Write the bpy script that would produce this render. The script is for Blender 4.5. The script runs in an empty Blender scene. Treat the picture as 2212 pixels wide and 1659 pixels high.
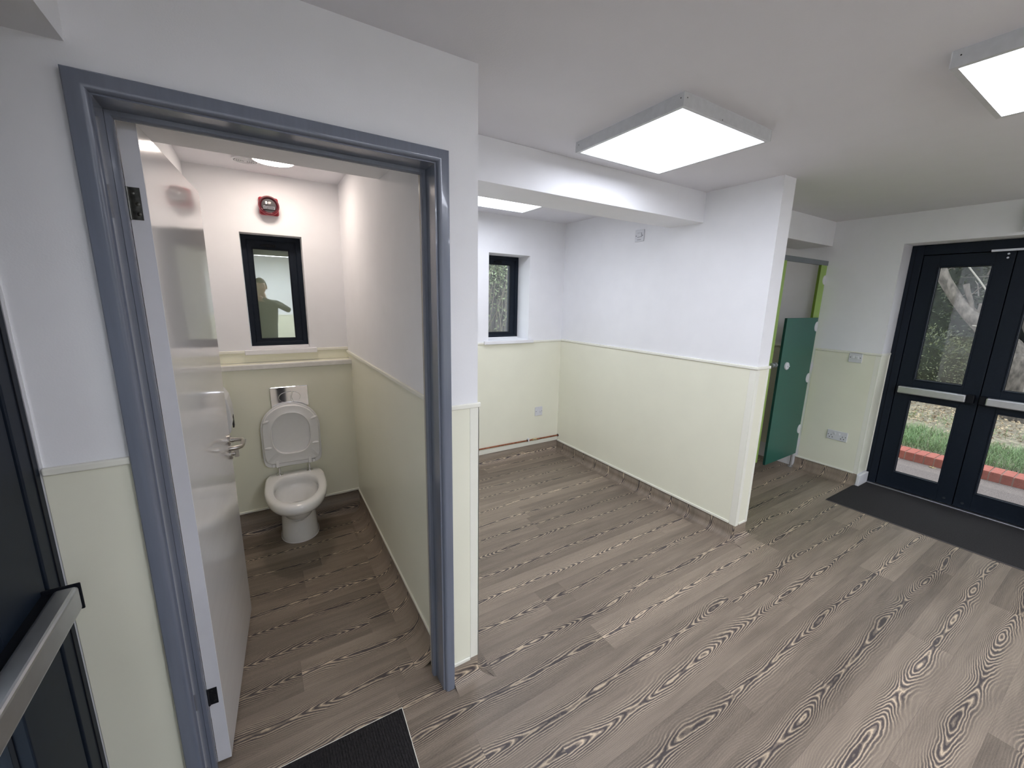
import bpy, bmesh, math, random
from mathutils import Matrix, Vector, noise
random.seed(7)
C = bpy.context.scene.collection
S = bpy.context.scene
R = math.radians

# ------------------------------------------------------------------ camera
cam = bpy.data.cameras.new('camera'); co = bpy.data.objects.new('camera', cam); C.objects.link(co)
cam.sensor_fit = 'HORIZONTAL'; cam.sensor_width = 36.0; cam.lens = 878.868 / 2212 * 36; cam.clip_start = 0.02; cam.clip_end = 200
rx = Vector((0.85011464, -0.52624726, 0.01920722)); ux = Vector((0.09084285, 0.18248224, 0.97900348)); fx = Vector((0.51870288, 0.83052035, -0.20293662))
m3 = Matrix((rx, ux, -fx)).transposed()
co.matrix_world = Matrix.Translation((0, 0, 1.62)) @ m3.to_4x4()
S.camera = co
# ------------------------------------------------------------------ world, exposure
S.view_settings.view_transform = 'Standard'; S.view_settings.look = 'None'
S.view_settings.gamma = 1.0; S.view_settings.use_curve_mapping = False
S.view_settings.exposure = 0.0
W = bpy.data.worlds.new('overcast'); S.world = W; W.use_nodes = True
bg = W.node_tree.nodes['Background']; bg.inputs[0].default_value = (0.90, 0.93, 1.0, 1); bg.inputs[1].default_value = 3.6
LAMP_POWER = 10.3
REAR_FILL_POWER = 30.0        # brighter fill panels added over the unseen rear of the room
# emission of the square ceiling panels
WC_POWER = 45.0          # emission of the round lamp in the toilet

# ------------------------------------------------------------------ materials
MATS = {}
def nt(name):
    m = bpy.data.materials.new(name); m.use_nodes = True
    t = m.node_tree; b = t.nodes['Principled BSDF']; return m, t, b
def mat(name, col, rough=0.5, metal=0.0, nscale=40, nvar=0.04, bump=0.0, bscale=200, spec=0.5, coat=0.0, stretch=None):
    if name in MATS: return MATS[name]
    m, t, b = nt(name)
    b.inputs['Roughness'].default_value = rough; b.inputs['Metallic'].default_value = metal
    b.inputs['Specular IOR Level'].default_value = spec; b.inputs['Coat Weight'].default_value = coat
    tc = t.nodes.new('ShaderNodeTexCoord'); n = t.nodes.new('ShaderNodeTexNoise'); n.inputs['Scale'].default_value = nscale
    mp = t.nodes.new('ShaderNodeMapping'); t.links.new(tc.outputs['Object'], mp.inputs[0]); t.links.new(mp.outputs[0], n.inputs['Vector'])
    if stretch: mp.inputs['Scale'].default_value = stretch
    cr = t.nodes.new('ShaderNodeValToRGB')
    cr.color_ramp.elements[0].color = [c * (1 - nvar) for c in col] + [1]; cr.color_ramp.elements[1].color = [min(1, c * (1 + nvar)) for c in col] + [1]
    cr.color_ramp.elements[0].position = 0.3; cr.color_ramp.elements[1].position = 0.7
    t.links.new(n.outputs['Fac'], cr.inputs[0]); t.links.new(cr.outputs[0], b.inputs['Base Color'])
    if bump:
        n2 = t.nodes.new('ShaderNodeTexNoise'); n2.inputs['Scale'].default_value = bscale; n2.inputs['Detail'].default_value = 3
        t.links.new(mp.outputs[0], n2.inputs['Vector'])
        bp = t.nodes.new('ShaderNodeBump'); bp.inputs['Strength'].default_value = 1.0; bp.inputs['Distance'].default_value = bump
        t.links.new(n2.outputs['Fac'], bp.inputs['Height']); t.links.new(bp.outputs[0], b.inputs['Normal'])
    MATS[name] = m; return m
def emit(name, col, k):
    m, t, b = nt(name); t.nodes.remove(b); e = t.nodes.new('ShaderNodeEmission'); e.inputs[0].default_value = (*col, 1); e.inputs[1].default_value = k
    t.links.new(e.outputs[0], t.nodes['Material Output'].inputs[0]); MATS[name] = m; return m
def glass(name, ior=1.9, tint=(.93, .96, .95)):
    m, t, b = nt(name); t.nodes.remove(b)
    tr = t.nodes.new('ShaderNodeBsdfTransparent'); tr.inputs[0].default_value = (*tint, 1)
    gl = t.nodes.new('ShaderNodeBsdfGlossy'); gl.inputs['Roughness'].default_value = 0.0; gl.inputs[0].default_value = (1, 1, 1, 1)
    fr = t.nodes.new('ShaderNodeFresnel'); ge = t.nodes.new('ShaderNodeNewGeometry')     # same reflectance on both faces of the thin pane
    mr = t.nodes.new('ShaderNodeMapRange'); mr.inputs[3].default_value = ior; mr.inputs[4].default_value = 1 / ior
    t.links.new(ge.outputs['Backfacing'], mr.inputs[0]); t.links.new(mr.outputs[0], fr.inputs[0])
    mx = t.nodes.new('ShaderNodeMixShader'); t.links.new(fr.outputs[0], mx.inputs[0]); t.links.new(tr.outputs[0], mx.inputs[1]); t.links.new(gl.outputs[0], mx.inputs[2])
    t.links.new(mx.outputs[0], t.nodes['Material Output'].inputs[0]); MATS[name] = m; return m

WALL = mat('white_wall_paint', (.86, .865, .885), .75, nscale=8, nvar=.012, bump=.00018, bscale=260)
CEIL = mat('white_ceiling_paint', (.77, .765, .80), .8, nscale=6, nvar=.01, bump=.0003, bscale=200)
CREAM = mat('cream_wall_panel', (.85, .845, .70), .28, nscale=5, nvar=.012, bump=.0006, bscale=4, spec=.45)
CTRIM = mat('cream_plastic_trim', (.86, .855, .76), .35, nscale=20, nvar=.01)
WTRIM = mat('white_gloss_trim', (.84, .84, .86), .25, nscale=20, nvar=.01)
GREY = mat('blue_grey_gloss_paint', (.165, .185, .235), .18, nscale=12, nvar=.04, bump=.00022, bscale=14, stretch=(9, 9, .5), coat=.3)
LEAF = mat('white_gloss_door_paint', (.80, .79, .79), .13, nscale=4, nvar=.01, bump=.0014, bscale=2.2, stretch=(1, .5, 3.2), coat=.4)
LEDGE = mat('white_door_edge_paint', (.74, .75, .80), .3, nscale=12, nvar=.02)
NAVY = mat('anthracite_powder_coat', (.007, .012, .021), .5, nscale=60, nvar=.1, bump=.0001, bscale=900, spec=.22)
NAVY2 = mat('anthracite_gasket', (.004, .005, .008), .6, spec=.2)
ALU = mat('satin_aluminium', (.62, .63, .66), .38, 1.0, nscale=30, nvar=.03)
STEEL = mat('brushed_steel', (.55, .53, .50), .28, 1.0, nscale=60, nvar=.08)
CHROME = mat('chrome', (.78, .79, .82), .05, 1.0, nvar=0)
PORC = mat('white_vitreous_china', (.90, .90, .88), .09, nvar=.01, coat=.5)
SEATM = mat('white_seat_plastic', (.82, .82, .82), .22, nvar=.01)
PLAST = mat('white_moulded_plastic', (.70, .71, .74), .3, nvar=.01)
RED = mat('red_plastic', (.33, .015, .03), .35)
DRED = mat('dark_red_plastic', (.07, .004, .010), .3)
DARK = mat('dark_hole', (.01, .01, .012), .6)
COPPER = mat('aged_copper', (.36, .14, .08), .38, .9, nscale=70, nvar=.35)
BRASS = mat('brass', (.55, .42, .22), .3, 1.0)
BLACK = mat('black_rubber', (.01, .01, .01), .6)
LIME = mat('lime_green_laminate', (.30, .46, .10), .35, nvar=.02)
LIMED = mat('dark_lime_edge', (.12, .20, .02), .4)
TEAL = mat('teal_green_laminate', (.008, .105, .078), .35, nvar=.03)
TEALD = mat('dark_teal_edge', (.004, .045, .04), .4)
GRAIL = mat('grey_aluminium_rail', (.16, .18, .20), .4)
HINGE = mat('dark_steel_hinge', (.10, .10, .09), .3, .9, nscale=90, nvar=.2)
CARPET = mat('charcoal_entrance_carpet', (.017, .015, .016), .95, nscale=160, nvar=.5, bump=.003, bscale=350)
CARPET2 = mat('charcoal_ribbed_carpet', (.017, .015, .016), .95, nscale=260, nvar=.6, bump=.003, bscale=420, stretch=(1, .35, 1))
BRICKM = mat('red_kerb_brick', (.36, .10, .075), .85, nscale=18, nvar=.18, bump=.002, bscale=120)
MORTAR = mat('mortar', (.33, .20, .165), .9, bump=.001)
TARMAC = mat('grey_tarmac', (.20, .165, .155), .95, nscale=220, nvar=.5, bump=.004, bscale=300)
SLAB = mat('pale_concrete', (.52, .47, .38), .9, nscale=30, nvar=.15, bump=.001)
SOIL = mat('leaf_strewn_soil', (.22, .19, .14), .95, nscale=14, nvar=.45, bump=.02, bscale=40)
BARK = mat('grey_bark', (.11, .095, .083), .9, nscale=22, nvar=.5, bump=.006, bscale=60, stretch=(1, 1, .4))
SKIN = mat('skin', (.50, .30, .22), .5); HAIR = mat('brown_hair', (.06, .04, .03), .7, bump=.004, bscale=80)
JUMPER = mat('dark_grey_jumper', (.09, .09, .085), .9, bump=.002, bscale=300); TROUS = mat('dark_trousers', (.03, .032, .04), .9); SHOE = mat('black_shoe', (.012, .012, .012), .5)
PANE = glass('clear_double_glazing', 1.75)
LAMP = emit('lit_panel_diffuser', (.86, .89, 1.0), LAMP_POWER)
REAR_FILL = emit('rear_fill_diffuser', (.86, .89, 1.0), REAR_FILL_POWER)
WCL = emit('lit_round_diffuser', (1.0, .86, .76), WC_POWER)
def leafmat(name, a, b_):
    m, t, b = nt(name); g = t.nodes.new('ShaderNodeNewGeometry'); cr = t.nodes.new('ShaderNodeValToRGB')
    cr.color_ramp.elements[0].color = (*a, 1); cr.color_ramp.elements[1].color = (*b_, 1)
    t.links.new(g.outputs['Random Per Island'], cr.inputs[0]); t.links.new(cr.outputs[0], b.inputs['Base Color']); b.inputs['Roughness'].default_value = .45
    return m
IVY = leafmat('glossy_evergreen_leaf', (.10, .14, .07), (.42, .48, .30))
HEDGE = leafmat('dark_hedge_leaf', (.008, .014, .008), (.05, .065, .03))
GRASS = leafmat('grass_blade', (.045, .12, .03), (.20, .33, .11))
LITTER = leafmat('dry_leaf', (.12, .075, .045), (.60, .47, .30))
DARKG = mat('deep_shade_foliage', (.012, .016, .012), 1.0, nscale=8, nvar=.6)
# obscured window film: greenish translucent sheet behind a mirror-smooth surface
def film():
    m, t, b = nt('obscured_window_film'); t.nodes.remove(b)
    gl = t.nodes.new('ShaderNodeBsdfGlossy'); gl.inputs['Roughness'].default_value = .008; gl.inputs[0].default_value = (.93, 1, .93, 1)
    df = t.nodes.new('ShaderNodeBsdfDiffuse'); df.inputs[0].default_value = (.42, .50, .38, 1)
    tl = t.nodes.new('ShaderNodeBsdfTranslucent'); tl.inputs[0].default_value = (.30, .36, .27, 1)
    m1 = t.nodes.new('ShaderNodeMixShader'); m1.inputs[0].default_value = .35
    t.links.new(df.outputs[0], m1.inputs[1]); t.links.new(tl.outputs[0], m1.inputs[2])
    m2 = t.nodes.new('ShaderNodeMixShader'); m2.inputs[0].default_value = .50
    t.links.new(m1.outputs[0], m2.inputs[1]); t.links.new(gl.outputs[0], m2.inputs[2])
    t.links.new(m2.outputs[0], t.nodes['Material Output'].inputs[0]); return m
FILM = film()
# printed timber-look vinyl; UV is in metres: u along the boards, v across them
PW, PY0 = 0.1712, 0.2645
def vinyl():
    m, t, b = nt('timber_look_vinyl'); N = t.nodes; L = t.links
    def math_(op, a, b2=None, c=None, clamp=False):
        n = N.new('ShaderNodeMath'); n.operation = op; n.use_clamp = clamp
        for i, v in enumerate((a, b2, c)):
            if v is None: continue
            if isinstance(v, (int, float)): n.inputs[i].default_value = v
            else: L.new(v, n.inputs[i])
        return n.outputs[0]
    uv = N.new('ShaderNodeUVMap'); uv.uv_map = 'grain'
    sp = N.new('ShaderNodeSeparateXYZ'); L.new(uv.outputs[0], sp.inputs[0]); u, v = sp.outputs[0], sp.outputs[1]
    vv = math_('DIVIDE', v, PW); row = math_('FLOOR', vv); vl = math_('MULTIPLY', math_('SUBTRACT', math_('SUBTRACT', vv, row), .5), PW)
    wn = N.new('ShaderNodeTexWhiteNoise'); wn.noise_dimensions = '1D'; L.new(row, wn.inputs['W'])
    oi = N.new('ShaderNodeObjectInfo')
    def nz(us, vs, off, detail=2.0, rough=.5):
        cb = N.new('ShaderNodeCombineXYZ'); L.new(math_('MULTIPLY', u, us), cb.inputs[0]); L.new(math_('MULTIPLY', vl, vs), cb.inputs[1])
        L.new(math_('MULTIPLY_ADD', row, 3.7, off), cb.inputs[2])
        n = N.new('ShaderNodeTexNoise'); n.inputs['Scale'].default_value = 1.0; n.inputs['Detail'].default_value = detail; n.inputs['Roughness'].default_value = rough
        L.new(cb.outputs[0], n.inputs['Vector']); return math_('SUBTRACT', n.outputs['Fac'], .5)
    cen = math_('ADD', math_('MULTIPLY', nz(1.5, 0, 11.0, 1), .075), math_('MULTIPLY', math_('SUBTRACT', wn.outputs[0], .5), .05))
    y1 = math_('ADD', math_('SUBTRACT', vl, cen), math_('MULTIPLY', nz(4, 14, 5.0, 3), .018))
    depth = math_('ADD', math_('MULTIPLY', nz(1.6, 3, 21.0, 1.4), .20), math_('MULTIPLY', nz(8, 24, 31.0, 4, .6), .0135))
    depth = math_('ADD', depth, .01)
    r = math_('ADD', math_('SQRT', math_('ADD', math_('MULTIPLY', y1, y1), .00011)), depth)
    ph = math_('MULTIPLY', r, 2 * math.pi / .0072)
    sn = math_('MULTIPLY_ADD', math_('SINE', ph), .5, .5)
    st = N.new('ShaderNodeValToRGB'); L.new(sn, st.inputs[0]); e = st.color_ramp.elements
    e[0].position = .14; e[0].color = (.062, .052, .052, 1); e[1].position = 1.0; e[1].color = (.56, .45, .32, 1)
    k = e.new(.34); k.color = (.17, .138, .112, 1); k = e.new(.74); k.color = (.25, .20, .155, 1)
    ay = math_('ABSOLUTE', y1)
    mask = N.new('ShaderNodeMapRange'); mask.interpolation_type = 'SMOOTHSTEP'
    L.new(math_('ADD', ay, math_('MULTIPLY', nz(7, 20, 41.0, 3), .03)), mask.inputs[0])
    mask.inputs[1].default_value = .010; mask.inputs[2].default_value = .054; mask.inputs[3].default_value = .95; mask.inputs[4].default_value = .09
    fine = math_('ADD', math_('MULTIPLY', nz(5, 260, 51.0, 4, .7), .55), math_('MULTIPLY', nz(3, 30, 61.0, 3), .6))
    fine = math_('ADD', fine, math_('MULTIPLY', nz(260, 420, 71.0, 2), .55))
    fine = math_('ADD', fine, math_('MULTIPLY', nz(1.6, 14, 81.0, 2), .55))
    tone = math_('ADD', math_('MULTIPLY', math_('SUBTRACT', oi.outputs['Random'], .5), .42), math_('MULTIPLY', math_('SUBTRACT', wn.outputs[0], .5), .10))
    br = math_('ADD', math_('ADD', 1.0, tone), fine)
    base = N.new('ShaderNodeRGB'); base.outputs[0].default_value = (.235, .190, .148, 1)
    mx = N.new('ShaderNodeMix'); mx.data_type = 'RGBA'; L.new(mask.outputs[0], mx.inputs[0]); L.new(base.outputs[0], mx.inputs[6]); L.new(st.outputs[0], mx.inputs[7])
    sc = N.new('ShaderNodeVectorMath'); sc.operation = 'SCALE'; L.new(mx.outputs[2], sc.inputs[0]); L.new(br, sc.inputs[3])
    L.new(sc.outputs[0], b.inputs['Base Color'])
    b.inputs['Roughness'].default_value = .42; b.inputs['Specular IOR Level'].default_value = .35
    bp = N.new('ShaderNodeBump'); bp.inputs['Distance'].default_value = .0006; bp.inputs['Strength'].default_value = .5
    L.new(fine, bp.inputs['Height']); L.new(bp.outputs[0], b.inputs['Normal'])
    return m
VINYL = vinyl()

# ------------------------------------------------------------------ mesh helpers
def nb(): return bmesh.new()
def bx(bm, x0, x1, y0, y1, z0, z1):
    v = [bm.verts.new(p) for p in ((x0, y0, z0), (x1, y0, z0), (x1, y1, z0), (x0, y1, z0), (x0, y0, z1), (x1, y0, z1), (x1, y1, z1), (x0, y1, z1))]
    for f in ((0, 3, 2, 1), (4, 5, 6, 7), (0, 1, 5, 4), (1, 2, 6, 5), (2, 3, 7, 6), (3, 0, 4, 7)): bm.faces.new([v[i] for i in f])
    return bm
def BX(*a): return bx(nb(), *a)
def BXS(*l):
    bm = nb()
    for a in l: bx(bm, *a)
    return bm
def frame_of(axis):
    a = Vector(axis).normalized(); u = a.orthogonal().normalized(); return a, u, a.cross(u)
def rev(bm, c, axis, prof, n=32, cap0=True, cap1=True):
    """surface of revolution: prof = [(height along axis, radius), ...]"""
    a, u, w = frame_of(axis); c = Vector(c); rings = []
    for h, r in prof:
        rings.append([bm.verts.new(c + a * h + (u * math.cos(2 * math.pi * i / n) + w * math.sin(2 * math.pi * i / n)) * max(r, 1e-5)) for i in range(n)])
    for A, B in zip(rings, rings[1:]):
        for i in range(n): bm.faces.new((A[i], A[(i + 1) % n], B[(i + 1) % n], B[i]))
    if cap0: bm.faces.new(rings[0][::-1])
    if cap1: bm.faces.new(rings[-1])
    return bm
def tube(bm, pts, r, n=12, closed=False):
    pts = [Vector(p) for p in pts]; rings = []
    for i, p in enumerate(pts):
        a = pts[max(i - 1, 0)]; b = pts[min(i + 1, len(pts) - 1)]; t = (b - a).normalized()
        if i == 0: u = t.orthogonal().normalized()
        else: u = (u - t * u.dot(t)).normalized()
        w = t.cross(u); rr = r[i] if isinstance(r, (list, tuple)) else r
        rings.append([bm.verts.new(p + (u * math.cos(2 * math.pi * k / n) + w * math.sin(2 * math.pi * k / n)) * rr) for k in range(n)])
    for A, B in zip(rings, rings[1:]):
        for k in range(n): bm.faces.new((A[k], A[(k + 1) % n], B[(k + 1) % n], B[k]))
    bm.faces.new(rings[0][::-1]); bm.faces.new(rings[-1]); return bm
def loft(bm, rings, cap0=True, cap1=True):
    vr = [[bm.verts.new(p) for p in r] for r in rings]; n = len(vr[0])
    for A, B in zip(vr, vr[1:]):
        for k in range(n): bm.faces.new((A[k], A[(k + 1) % n], B[(k + 1) % n], B[k]))
    if cap0: bm.faces.new(vr[0][::-1])
    if cap1: bm.faces.new(vr[-1])
    return bm
def prism(bm, poly, z0, z1):
    A = [bm.verts.new((x, y, z0)) for x, y in poly]; B = [bm.verts.new((x, y, z1)) for x, y in poly]; n = len(poly)
    for k in range(n): bm.faces.new((A[k], A[(k + 1) % n], B[(k + 1) % n], B[k]))
    bm.faces.new(A[::-1]); bm.faces.new(B); return bm
WM = {}
def empty(name, loc, rotz=0, parent=None, **props):
    o = bpy.data.objects.new(name, None); C.objects.link(o); o.empty_display_size = .1
    M = Matrix.Translation(loc) @ Matrix.Rotation(rotz, 4, 'Z'); WM[o.name] = M; put(o, M, parent)
    for k, v in props.items(): o[k] = v
    return o
def put(o, M, parent):
    if parent is not None:
        o.parent = parent; o.matrix_parent_inverse = WM[parent.name].inverted()
    o.matrix_basis = M; WM[o.name] = M
def obj(name, bm, m, parent=None, M=None, bevel=0, seg=2, smooth=False, sub=0, **props):
    bmesh.ops.recalc_face_normals(bm, faces=bm.faces)
    me = bpy.data.meshes.new(name); bm.to_mesh(me); bm.free(); me.materials.append(m)
    o = bpy.data.objects.new(name, me); C.objects.link(o)
    put(o, M if M is not None else Matrix.Identity(4), parent)
    if smooth:
        me.polygons.foreach_set('use_smooth', [True] * len(me.polygons))
        if smooth != 'all':
            me.set_sharp_from_angle(angle=R(38))
    if bevel:
        b = o.modifiers.new('bevel', 'BEVEL'); b.width = bevel; b.segments = seg; b.limit_method = 'ANGLE'; b.angle_limit = R(40)
    if sub:
        s = o.modifiers.new('sub', 'SUBSURF'); s.levels = s.render_levels = sub
    for k, v in props.items(): o[k] = v
    return o
def tag(o, label, cat, group=None):
    o['label'] = label; o['category'] = cat
    if group: o['group'] = group
    return o
def struct(name, bm, m, **k): return obj(name, bm, m, kind='structure', **k)

# ------------------------------------------------------------------ dimensions
YF, YFB = 1.345, 1.490       # wall with the toilet doorway
XL, XR = -.293, 4.562        # inner faces of the outer walls
XC, XT = .687, .555          # corner of doorway wall; toilet's right wall
YT = 3.200                   # toilet's back wall
YA = 3.374                   # alcove's back wall
XP, XQ, YP = 2.707, 2.844, 1.360   # partition
ZC = 2.368; YB = -3.30
XLD, XRD = -.467, 4.762      # planes of the glazed doors
YC = 1.800                   # cubicle front
ZD = 1.222                   # top of wainscot

# ------------------------------------------------------------------ floor of printed boards
fl = struct('floor', BX(-.60, 4.86, YB - .1, 3.65, -.12, -.004), mat('floor_underlay', (.05, .04, .035), .9))
seams = {  # row index -> measured end joints
    0: [2.675], 1: [1.975, 3.51], 2: [1.567, 3.12], 3: [.82, 2.36], 4: [.56, 2.107], 5: [1.307], 6: [.357, 1.895], 7: [.40, 1.196, 1.36],
    8: [.027, 2.35], 11: [.10, 1.60], 13: [1.745], 15: [2.146], -1: [3.36]}
XMIN, XMAX = -.45, 4.75
for row in range(-21, 19):
    y0 = PY0 + row * PW; y1 = y0 + PW
    if y1 > 3.66 or y0 < YB - .08: continue
    s = seams.get(row) or [XMIN + ((row * .613) % 1.0) * 1.54]
    cuts = sorted(s)
    while cuts[0] - 1.54 > XMIN: cuts.insert(0, cuts[0] - 1.54)
    while cuts[-1] + 1.54 < XMAX: cuts.append(cuts[-1] + 1.54)
    cuts = [XMIN] + cuts + [XMAX]
    for a, b_ in zip(cuts, cuts[1:]):
        if b_ - a < .02: continue
        bm = BX(a + .0002, b_ - .0002, y0 + .0002, y1 - .0002, -.004, 0)
        lay = bm.loops.layers.uv.new('grain'); off = random.uniform(0, 60)
        for f in bm.faces:
            for l in f.loops: l[lay].uv = (l.vert.co.x + off, (row + 40) * PW + (l.vert.co.y - y0))
        obj('plank', bm, VINYL, fl)
# coved upstands of the same vinyl
def cove(name, p0, p1, nrm, h0, h1=None, m0=0, m1=0, r=.045):
    """upstand along p0->p1 against a wall whose inward normal is nrm; m: +1 outside mitre, -1 inside mitre"""
    h1 = h1 or h0; p0 = Vector((*p0, 0)); p1 = Vector((*p1, 0)); d = (p1 - p0).normalized(); n = Vector((*nrm, 0)); Ln = (p1 - p0).length
    bm = nb(); lay = bm.loops.layers.uv.new('grain')
    prof = [(r + .02, .0006)] + [(r - r * math.sin(a) + .002, .0012 + r - r * math.cos(a)) for a in [R(10 * k) for k in range(0, 10)]]
    steps = max(1, int(Ln / .25)); arc = [0]
    for a, b_ in zip(prof, prof[1:]): arc.append(arc[-1] + math.hypot(b_[0] - a[0], b_[1] - a[1]))
    rows = []; uvs = []
    for s in range(steps + 1):
        t = s / steps; h = h0 + (h1 - h0) * t; pr_ = prof + [(.002, h), (0, h)]; ar = arc + [arc[-1] + h - prof[-1][1], arc[-1] + h]
        line = []; ul = []
        for (dd, z), aa in zip(pr_, ar):
            q = p0 + d * (Ln * t) + n * dd + Vector((0, 0, z))
            q += d * dd * (m1 * t - m0 * (1 - t))
            line.append(bm.verts.new(q))
            if abs(d.y) > .5: ul.append((q.x if abs(z) < .001 else p0.x + n.x * (r - aa), q.y + 40 * PW - PY0))
            else: ul.append((q.x, aa + .03 + 90 * PW))
        rows.append(line); uvs.append(ul)
    for A, B, ua, ub in zip(rows, rows[1:], uvs, uvs[1:]):
        for k in range(len(A) - 1):
            f = bm.faces.new((A[k], B[k], B[k + 1], A[k + 1])); f.smooth = k < 11
            for l, q in zip(f.loops, (ua[k], ub[k], ub[k + 1], ua[k + 1])): l[lay].uv = q
    me = bpy.data.meshes.new(name); bmesh.ops.recalc_face_normals(bm, faces=bm.faces); bm.to_mesh(me); bm.free(); me.materials.append(VINYL)
    o = bpy.data.objects.new(name, me); C.objects.link(o); o['kind'] = 'structure'; WM[o.name] = Matrix.Identity(4); return o
HC = .108
cove('baseboard_partition', (XP, YA), (XP, YP), (-1, 0), HC, m0=-1, m1=1)
cove('baseboard_partition_end', (XP, YP), (XQ, YP), (0, -1), HC, m0=1, m1=1)
cove('baseboard_partition_rear', (XQ, YP), (XQ, YC), (1, 0), HC, m0=1, m1=-1)
cove('baseboard_alcove_back', (XP, YA), (XC, YA), (0, -1), HC + .008, m0=-1, m1=-1)
cove('baseboard_alcove_left', (XC, YF), (XC, YA), (1, 0), HC, m0=1, m1=-1)
cove('baseboard_front', (.575, YF), (XC, YF), (0, -1), .098, m1=1)
cove('baseboard_front_left', (XLD, YF), (-.306, YF), (0, -1), .1)
cove('baseboard_toilet_right', (XT, YFB), (XT, 3.08), (-1, 0), .092, .158, m1=-1, r=.075)
cove('baseboard_toilet_back', (XT, 3.08), (XL, 3.08), (0, -1), .165, m0=-1, m1=-1)
cove('baseboard_right', (XR, YC), (XR, 1.287), (-1, 0), HC)
cove('baseboard_cubicle_back', (XR, YA), (XQ, YA), (0, -1), HC + .05)
cove('baseboard_back', (XL, YB), (XR, YB), (0, 1), HC)
cove('baseboard_right_near', (XR, .12), (XR, YB), (-1, 0), HC)

# ------------------------------------------------------------------ walls (with their wainscot panels as parts)
def panel(parent, *a, name='panel', m=CREAM, bev=.0015): return obj(name, BX(*a), m, parent, bevel=bev)
def cap(parent, x0, x1, y0, y1, z=ZD, h=.019): return obj('dado_cap', BX(x0, x1, y0, y1, z - h, z), CTRIM, parent, bevel=.004, seg=3)
def strip(parent, x0, x1, y0, y1, z, h=.016): return obj('bottom_trim', BX(x0, x1, y0, y1, z, z + h), CTRIM, parent, bevel=.003)

wf = struct('wall_front', BXS((XLD - .13, -.286, YF, YFB, 0, ZC), (-.286, .547, YF, YFB, 2.062, ZC), (.547, XC, YF, YFB, 0, ZC)), WALL)
panel(wf, .574, XC + .003, YF - .003, YF, .108, 1.225); cap(wf, .574, XC + .010, YF - .010, YF + .001, 1.235)
obj('corner_trim', BXS((.653, XC + .0045, YF - .0045, YF, .098, 1.217), (XC, XC + .0045, YF - .0045, YF + .034, .098, 1.217)), CTRIM, wf, bevel=.001)
strip(wf, .575, .651, YF - .009, YF, .092)
panel(wf, XLD + .002, -.306, YF - .003, YF, .1, 1.195); cap(wf, XLD + .004, -.306, YF - .012, YF + .001, 1.210)
obj('edge_bead', BX(XLD + .001, XLD + .0065, YF - .004, YF, 1.21, 2.136), WTRIM, wf)
strip(wf, XLD + .004, -.306, YF - .009, YF, .1)
# wall between toilet and alcove
wt = struct('wall_toilet_right', BX(XT, XC, YFB, 3.65, 0, ZC), WALL)
def skew(bm, p, dz):
    """lift the low vertices of a panel towards its far end"""
    for v in bm.verts:
        if v.co.z < .3: v.co.z += dz * (v.co.y - YFB) / (3.08 - YFB)
    return bm
obj('panel', skew(BX(XT - .003, XT, YFB, 3.08, .10, 1.215), 0, .066), CREAM, wt, bevel=.001)
cap(wt, XT - .012, XT, YFB, YT, 1.232); obj('bottom_trim', skew(BX(XT - .009, XT, YFB, 3.08, .092, .108), 0, .066), CTRIM, wt, bevel=.002)
panel(wt, XT - .003, XT, 3.08, YT, 1.18, 1.215)
panel(wt, XC, XC + .003, YF + .03, YA, HC, 1.21); cap(wt, XC, XC + .010, YF, YA)
# toilet's left wall, back wall, boxed-in duct
tl = struct('wall_toilet_left', BX(-.60, XL, YFB, 3.65, 0, ZC), WALL)
panel(tl, XL, XL + .003, YFB, 3.08, .12, 1.215); cap(tl, XL, XL + .011, YFB, YT, 1.232)
wx0, wx1, wz0, wz1 = -.047, .305, 1.262, 2.006
tb = struct('wall_toilet_back', BXS((XL, wx0, YT, 3.65, 0, ZC), (wx1, XT, YT, 3.65, 0, ZC), (wx0, wx1, YT, 3.65, 0, wz0), (wx0, wx1, YT, 3.65, wz1, ZC)), WALL)
panel(tb, XL, XT, YT - .003, YT, 1.175, 1.244); cap(tb, XL, -.087, YT - .012, YT, 1.257); cap(tb, .345, XT, YT - .012, YT, 1.257)
du = struct('wall_toilet_duct', BX(XL, XT, 3.083, YT, 0, 1.165), WALL)
panel(du, XL, XT, 3.08, 3.083, .175, 1.155); panel(du, XL, XT, 3.083, YT, 1.165, 1.173, name='ledge_top')
obj('ledge_edge', BX(XL, XT, 3.068, 3.094, 1.145, 1.178), mat('white_edge_trim', (.78, .77, .73), .3), du, bevel=.004, seg=3)
strip(du, XL, XT, 3.073, 3.083, .165)
# alcove back wall
ax0, ax1, az0, az1 = 1.835, 2.286, 1.236, 2.034
wa = struct('wall_alcove_back', BXS((XC, ax0, YA, 3.65, 0, ZC), (ax1, XP, YA, 3.65, 0, ZC), (ax0, ax1, YA, 3.65, 0, az0), (ax0, ax1, YA, 3.65, az1, ZC)), WALL)
panel(wa, XC, XP, YA - .003, YA, .118, 1.212); cap(wa, XC, 1.785, YA - .011, YA); cap(wa, 2.336, XP, YA - .011, YA)
obj('bottom_trim', BXS((XC, XP - .004, YA - .009, YA - .002, .113, .131), (XC, XP - .004, YA - .013, YA - .003, .131, .157)), CTRIM, wa, bevel=.003)
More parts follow.
